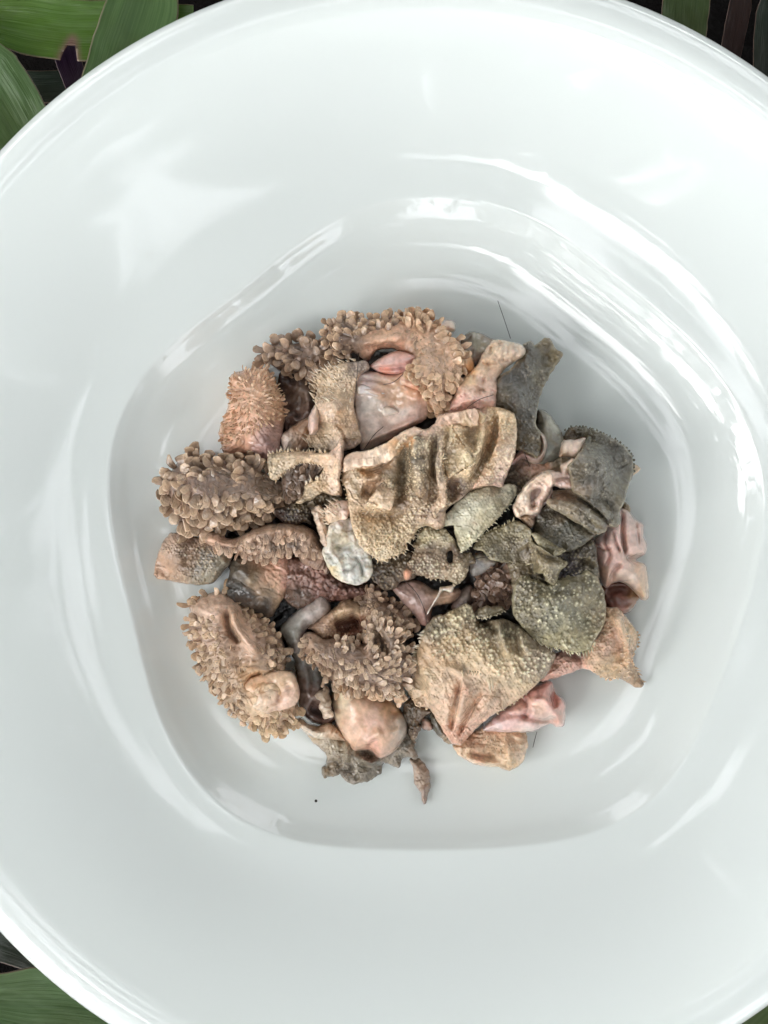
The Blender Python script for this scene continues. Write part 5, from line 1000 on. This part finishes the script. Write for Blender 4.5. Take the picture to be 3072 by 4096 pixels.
def leaf(label, T, axis, width, mat, z0, z1, keel=.18, tip=1.0, name='leaf', hole=None, cat='leaf', group='long leaves under the bowl', roll=0):
    """a long blade along the polyline axis (picture points), width in photograph px, with thickness, keel and a worn margin"""
    ln = open_spline(tr(T, axis), 14); n = len(ln); t = np.linspace(0, 1, n)
    tan = np.gradient(ln, axis=0); tan /= np.linalg.norm(tan, axis=1)[:, None]; nr = np.stack([-tan[:, 1], tan[:, 0]], 1)
    sid = hash_name(label) % 977; m = 41; s = np.linspace(-1, 1, m)
    w = width * .5 * np.minimum(1, (np.clip(1 - t, 0, 1) * 2.6) ** .7 if tip else 1) * (.82 + .18 * np.sin(np.pi * t))
    w = w * (1 + .03 * fbm(t * 14, t * 0, sid, 3)); w = np.maximum(w, 1)
    TT, SS = np.meshgrid(t, s, indexing='ij')
    U = ln[:, 0][:, None] + nr[:, 0][:, None] * w[:, None] * SS; V_ = ln[:, 1][:, None] + nr[:, 1][:, None] * w[:, None] * SS
    Z = (z0 + (z1 - z0) * TT) + keel * np.abs(SS) ** 1.3 * width * .5 + roll * SS * width * .5 + width * .03 * fbm(TT * 6, SS * 2, sid + 3, 3) + 0.7 * np.sin(SS * 46 + fbm(TT * 3, SS, sid, 2))
    keepf = None
    Pw = W(U, V_, Z).reshape(-1, 3)
    edge = np.clip((np.abs(SS) - .955) / .03, 0, 1).ravel() * .8
    Puv = np.stack([U.ravel(), V_.ravel()], 1)
    idx = np.arange(n * m).reshape(n, m); Fq = np.stack([idx[:-1, :-1], idx[1:, :-1], idx[1:, 1:], idx[:-1, 1:]], -1).reshape(-1, 4)
    if hole is not None:
        hp = closed_spline(tr(T, hole), 6); d, _, cl, _ = seg_dist(Puv, hp, True); ins_ = inside(Puv, hp)
        Fq = Fq[~ins_[Fq].all(1)]
        snap = ins_ & np.isin(np.arange(len(Puv)), Fq)
        Pz = Z.ravel(); Pw[snap] = W(cl[snap, 0], cl[snap, 1], Pz[snap]); d[snap] = 0
        edge = np.maximum(edge, np.clip(1 - d / 28, 0, 1) * .95); edge[ins_] = 1
    N = len(Pw); bot = Pw.copy(); bot[:, 2] -= 9 * K
    E = np.concatenate([Fq[:, [0, 1]], Fq[:, [1, 2]], Fq[:, [2, 3]], Fq[:, [3, 0]]]); key = E.min(1) * N + E.max(1); _, inv, cnt = np.unique(key, return_inverse=True, return_counts=True); BE = E[cnt[inv] == 1]
    sk = np.stack([BE[:, 1], BE[:, 0], BE[:, 0] + N, BE[:, 1] + N], 1)
    F = np.concatenate([Fq, (Fq + N)[:, ::-1], sk])
    C = np.stack([(SS.ravel() + 1) / 2, TT.ravel(), edge], 1); base = Pw.mean(0)
    o = link(name, make_mesh('leaf', np.vstack([Pw, bot]) - base, F, mat, np.vstack([C, C])), loc=base)
    return tag(o, label, cat, group)
TL = (0, 0, 2.0738); BL = (0, 3300, 2.765); TRr = (2500, 0, 2.9)
leaf('broad shiny green leaf with a torn brown hole at the top left', TL, [(1600,250),(1100,240),(600,250),(100,180),(-700,60)], 246, L_BRIGHT, -150, -130, .12, hole=[(500,600),(500,500),(530,420),(590,330),(610,325),(625,400),(640,500),(650,620),(600,680)])
leaf('pale green leaf running under the rim from the top left', TL, [(820,1300),(930,850),(1030,520),(1200,0),(1400,-700)], 300, L_GREEN, -60, -20, .16)
leaf('green leaf with a purple margin at the left edge of the picture', TL, [(420,1500),(180,1060),(-120,560),(-500,100)], 260, L_GREEN, -70, -50, .14)
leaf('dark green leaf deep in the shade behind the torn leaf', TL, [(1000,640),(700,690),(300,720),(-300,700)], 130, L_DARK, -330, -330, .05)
leaf('purple leaf underside in the top left corner', TL, [(700,20),(300,10),(100,-20),(-400,-60)], 70, L_PURPLE, -140, -150, .05)
leaf('dark purple leaf seen through the torn hole', TL, [(720,900),(600,600),(520,350),(450,100)], 100, L_PURPLE, -300, -290, .05)
leaf('green leaf with faint veins in the bottom left corner', BL, [(2300,2000),(1500,2050),(700,1960),(0,1930),(-900,1850)], 270, L_GREEN, -120, -60, .10)
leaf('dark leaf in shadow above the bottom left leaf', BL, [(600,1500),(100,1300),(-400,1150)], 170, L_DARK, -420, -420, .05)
leaf('olive green upright leaf at the top right', TRr, [(700,700),(690,300),(720,-60),(760,-600)], 190, L_OLIVE, -280, -330, .10)
leaf('rusty brown dry leaf in the dark top right corner', TRr, [(1180,900),(1270,400),(1340,50),(1420,-500)], 90, L_RUST, -400, -420, .06)
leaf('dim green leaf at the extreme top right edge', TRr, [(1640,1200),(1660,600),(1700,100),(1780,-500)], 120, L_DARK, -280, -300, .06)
leaf('mid green leaf in the bottom right corner', (2600, 3500, 3.515), [(900,2800),(1500,2200),(2100,1700),(2700,1300)], 330, L_OLIVE, -170, -120, .10)
rr = np.random.default_rng(5)
LEAFN = ['green leaf pressed under the right side of the bowl', 'fresh green leaf under the bowl, slightly below its right side', 'olive green leaf under the upper right side of the bowl', 'green leaf under the lower right side of the bowl',
    'fresh green leaf under the left side of the bowl', 'olive green leaf under the left side, just below the middle', 'green leaf under the lower edge of the bowl', 'fresh green leaf under the lower edge, right of centre',
    'olive green leaf under the upper edge of the bowl', 'green leaf under the lower left side of the bowl', 'fresh green leaf under the lower right edge of the bowl']
for k, (ang, wd, bend) in enumerate([(8, 250, .3), (350, 270, -.2), (28, 230, .2), (332, 240, -.3), (172, 260, .2), (188, 250, -.25), (262, 240, .2), (280, 260, .1), (100, 250, -.1), (245, 230, .25), (298, 240, -.2)]):
    a = R(ang); c = np.array([CU, CV]); d0 = np.array([math.cos(a), -math.sin(a)]); pr_ = np.array([-d0[1], d0[0]])
    pts_ = [c + d0 * r0 + pr_ * bend * ((r0 - 1700) / 10) ** 1 * 1.2 for r0 in (1750, 2200, 2700, 3300)]
    leaf(LEAFN[k], (0, 0, 1), [tuple(p) for p in pts_], wd, [L_GREEN, L_BRIGHT, L_OLIVE][k % 3], -160 + 40 * (k % 3), -60 - 50 * (k % 2), .14)

# ---------------------------------------------------------------- foliage overhead (mirrored in the glaze; it shades the bowl)
def canopy():
    m, n, l, b = nt('canopy leaves'); b.inputs['Base Color'].default_value = (.035, .06, .022, 1); b.inputs['Roughness'].default_value = .5
    tl = n.new('ShaderNodeBsdfTranslucent'); tl.inputs[0].default_value = (.07, .16, .05, 1); mxs = n.new('ShaderNodeMixShader'); mxs.inputs[0].default_value = .12
    l.new(b.outputs[0], mxs.inputs[1]); l.new(tl.outputs[0], mxs.inputs[2]); l.new(mxs.outputs[0], n['Material Output'].inputs[0])
    r = np.random.default_rng(21); N = 26000
    el = np.arcsin(r.uniform(.10, 1, N)); az = r.uniform(0, 2 * math.pi, N); rad = r.uniform(2.6, 3.8, N)
    d = np.stack([np.cos(el) * np.cos(az), np.cos(el) * np.sin(az), np.sin(el)], 1)
    keep = np.ones(N, bool); s = r.uniform(.08, .17, N)
    for ga, ge, gr in GAPS:
        g = np.array([math.cos(R(ge)) * math.cos(R(ga)), math.cos(R(ge)) * math.sin(R(ga)), math.sin(R(ge))])
        inn = np.degrees(np.arccos(np.clip(d @ g, -1, 1))) < (gr + 1.3) * (1 + .16 * r.normal(size=N))
        keep &= ~inn | (r.random(N) < .16)
        s = np.where(inn, s * .4, s)
    d, rad, s = d[keep], rad[keep], s[keep]; n_ = len(d)
    p = d * rad[:, None]; q = r.normal(size=(n_, 3)); q[:, 2] *= .5; q /= np.linalg.norm(q, axis=1)[:, None]
    u = np.cross(q, [0.1, .2, 1.0]); u /= np.linalg.norm(u, axis=1)[:, None]; s = s[:, None]
    V = np.stack([p - q * s, p + u * s * .38, p + q * s, p - u * s * .38 + [0, 0, .02]], 1).reshape(-1, 3); F = np.arange(4 * n_).reshape(-1, 4)
    o = link('tree_canopy', make_mesh('tree_canopy', V, F, m, smooth=False)); tag(o, 'leafy branches arching overhead, mirrored in the glaze of the bowl', None, None, 'stuff')
# canopy openings shaped for light, glints and glaze reflections: (azimuth, elevation, half angle) in degrees
GAPS = [(275, 66, 1.2), (266, 66, 1.4), (257, 66, 1.6), (248, 67, 1.6), (240, 69, 1.9), (236, 74, 2.0), (235, 80, 1.6),
        (3, 66, 3), (355, 69, 3.4), (341, 70, 2.4), (13, 72, 2.8), (25, 76, 3), (42, 79, 2),
        (151, 67, 2.4), (139, 71, 2.6), (122, 71, 1.6), (309, 61, 1), (220, 87, 4.2),
        (222, 42, 8), (186, 44, 6), (198, 30, 9), (310, 28, 8), (58, 32, 13), (120, 30, 7), (2, 32, 11), (270, 34, 8)]
canopy()
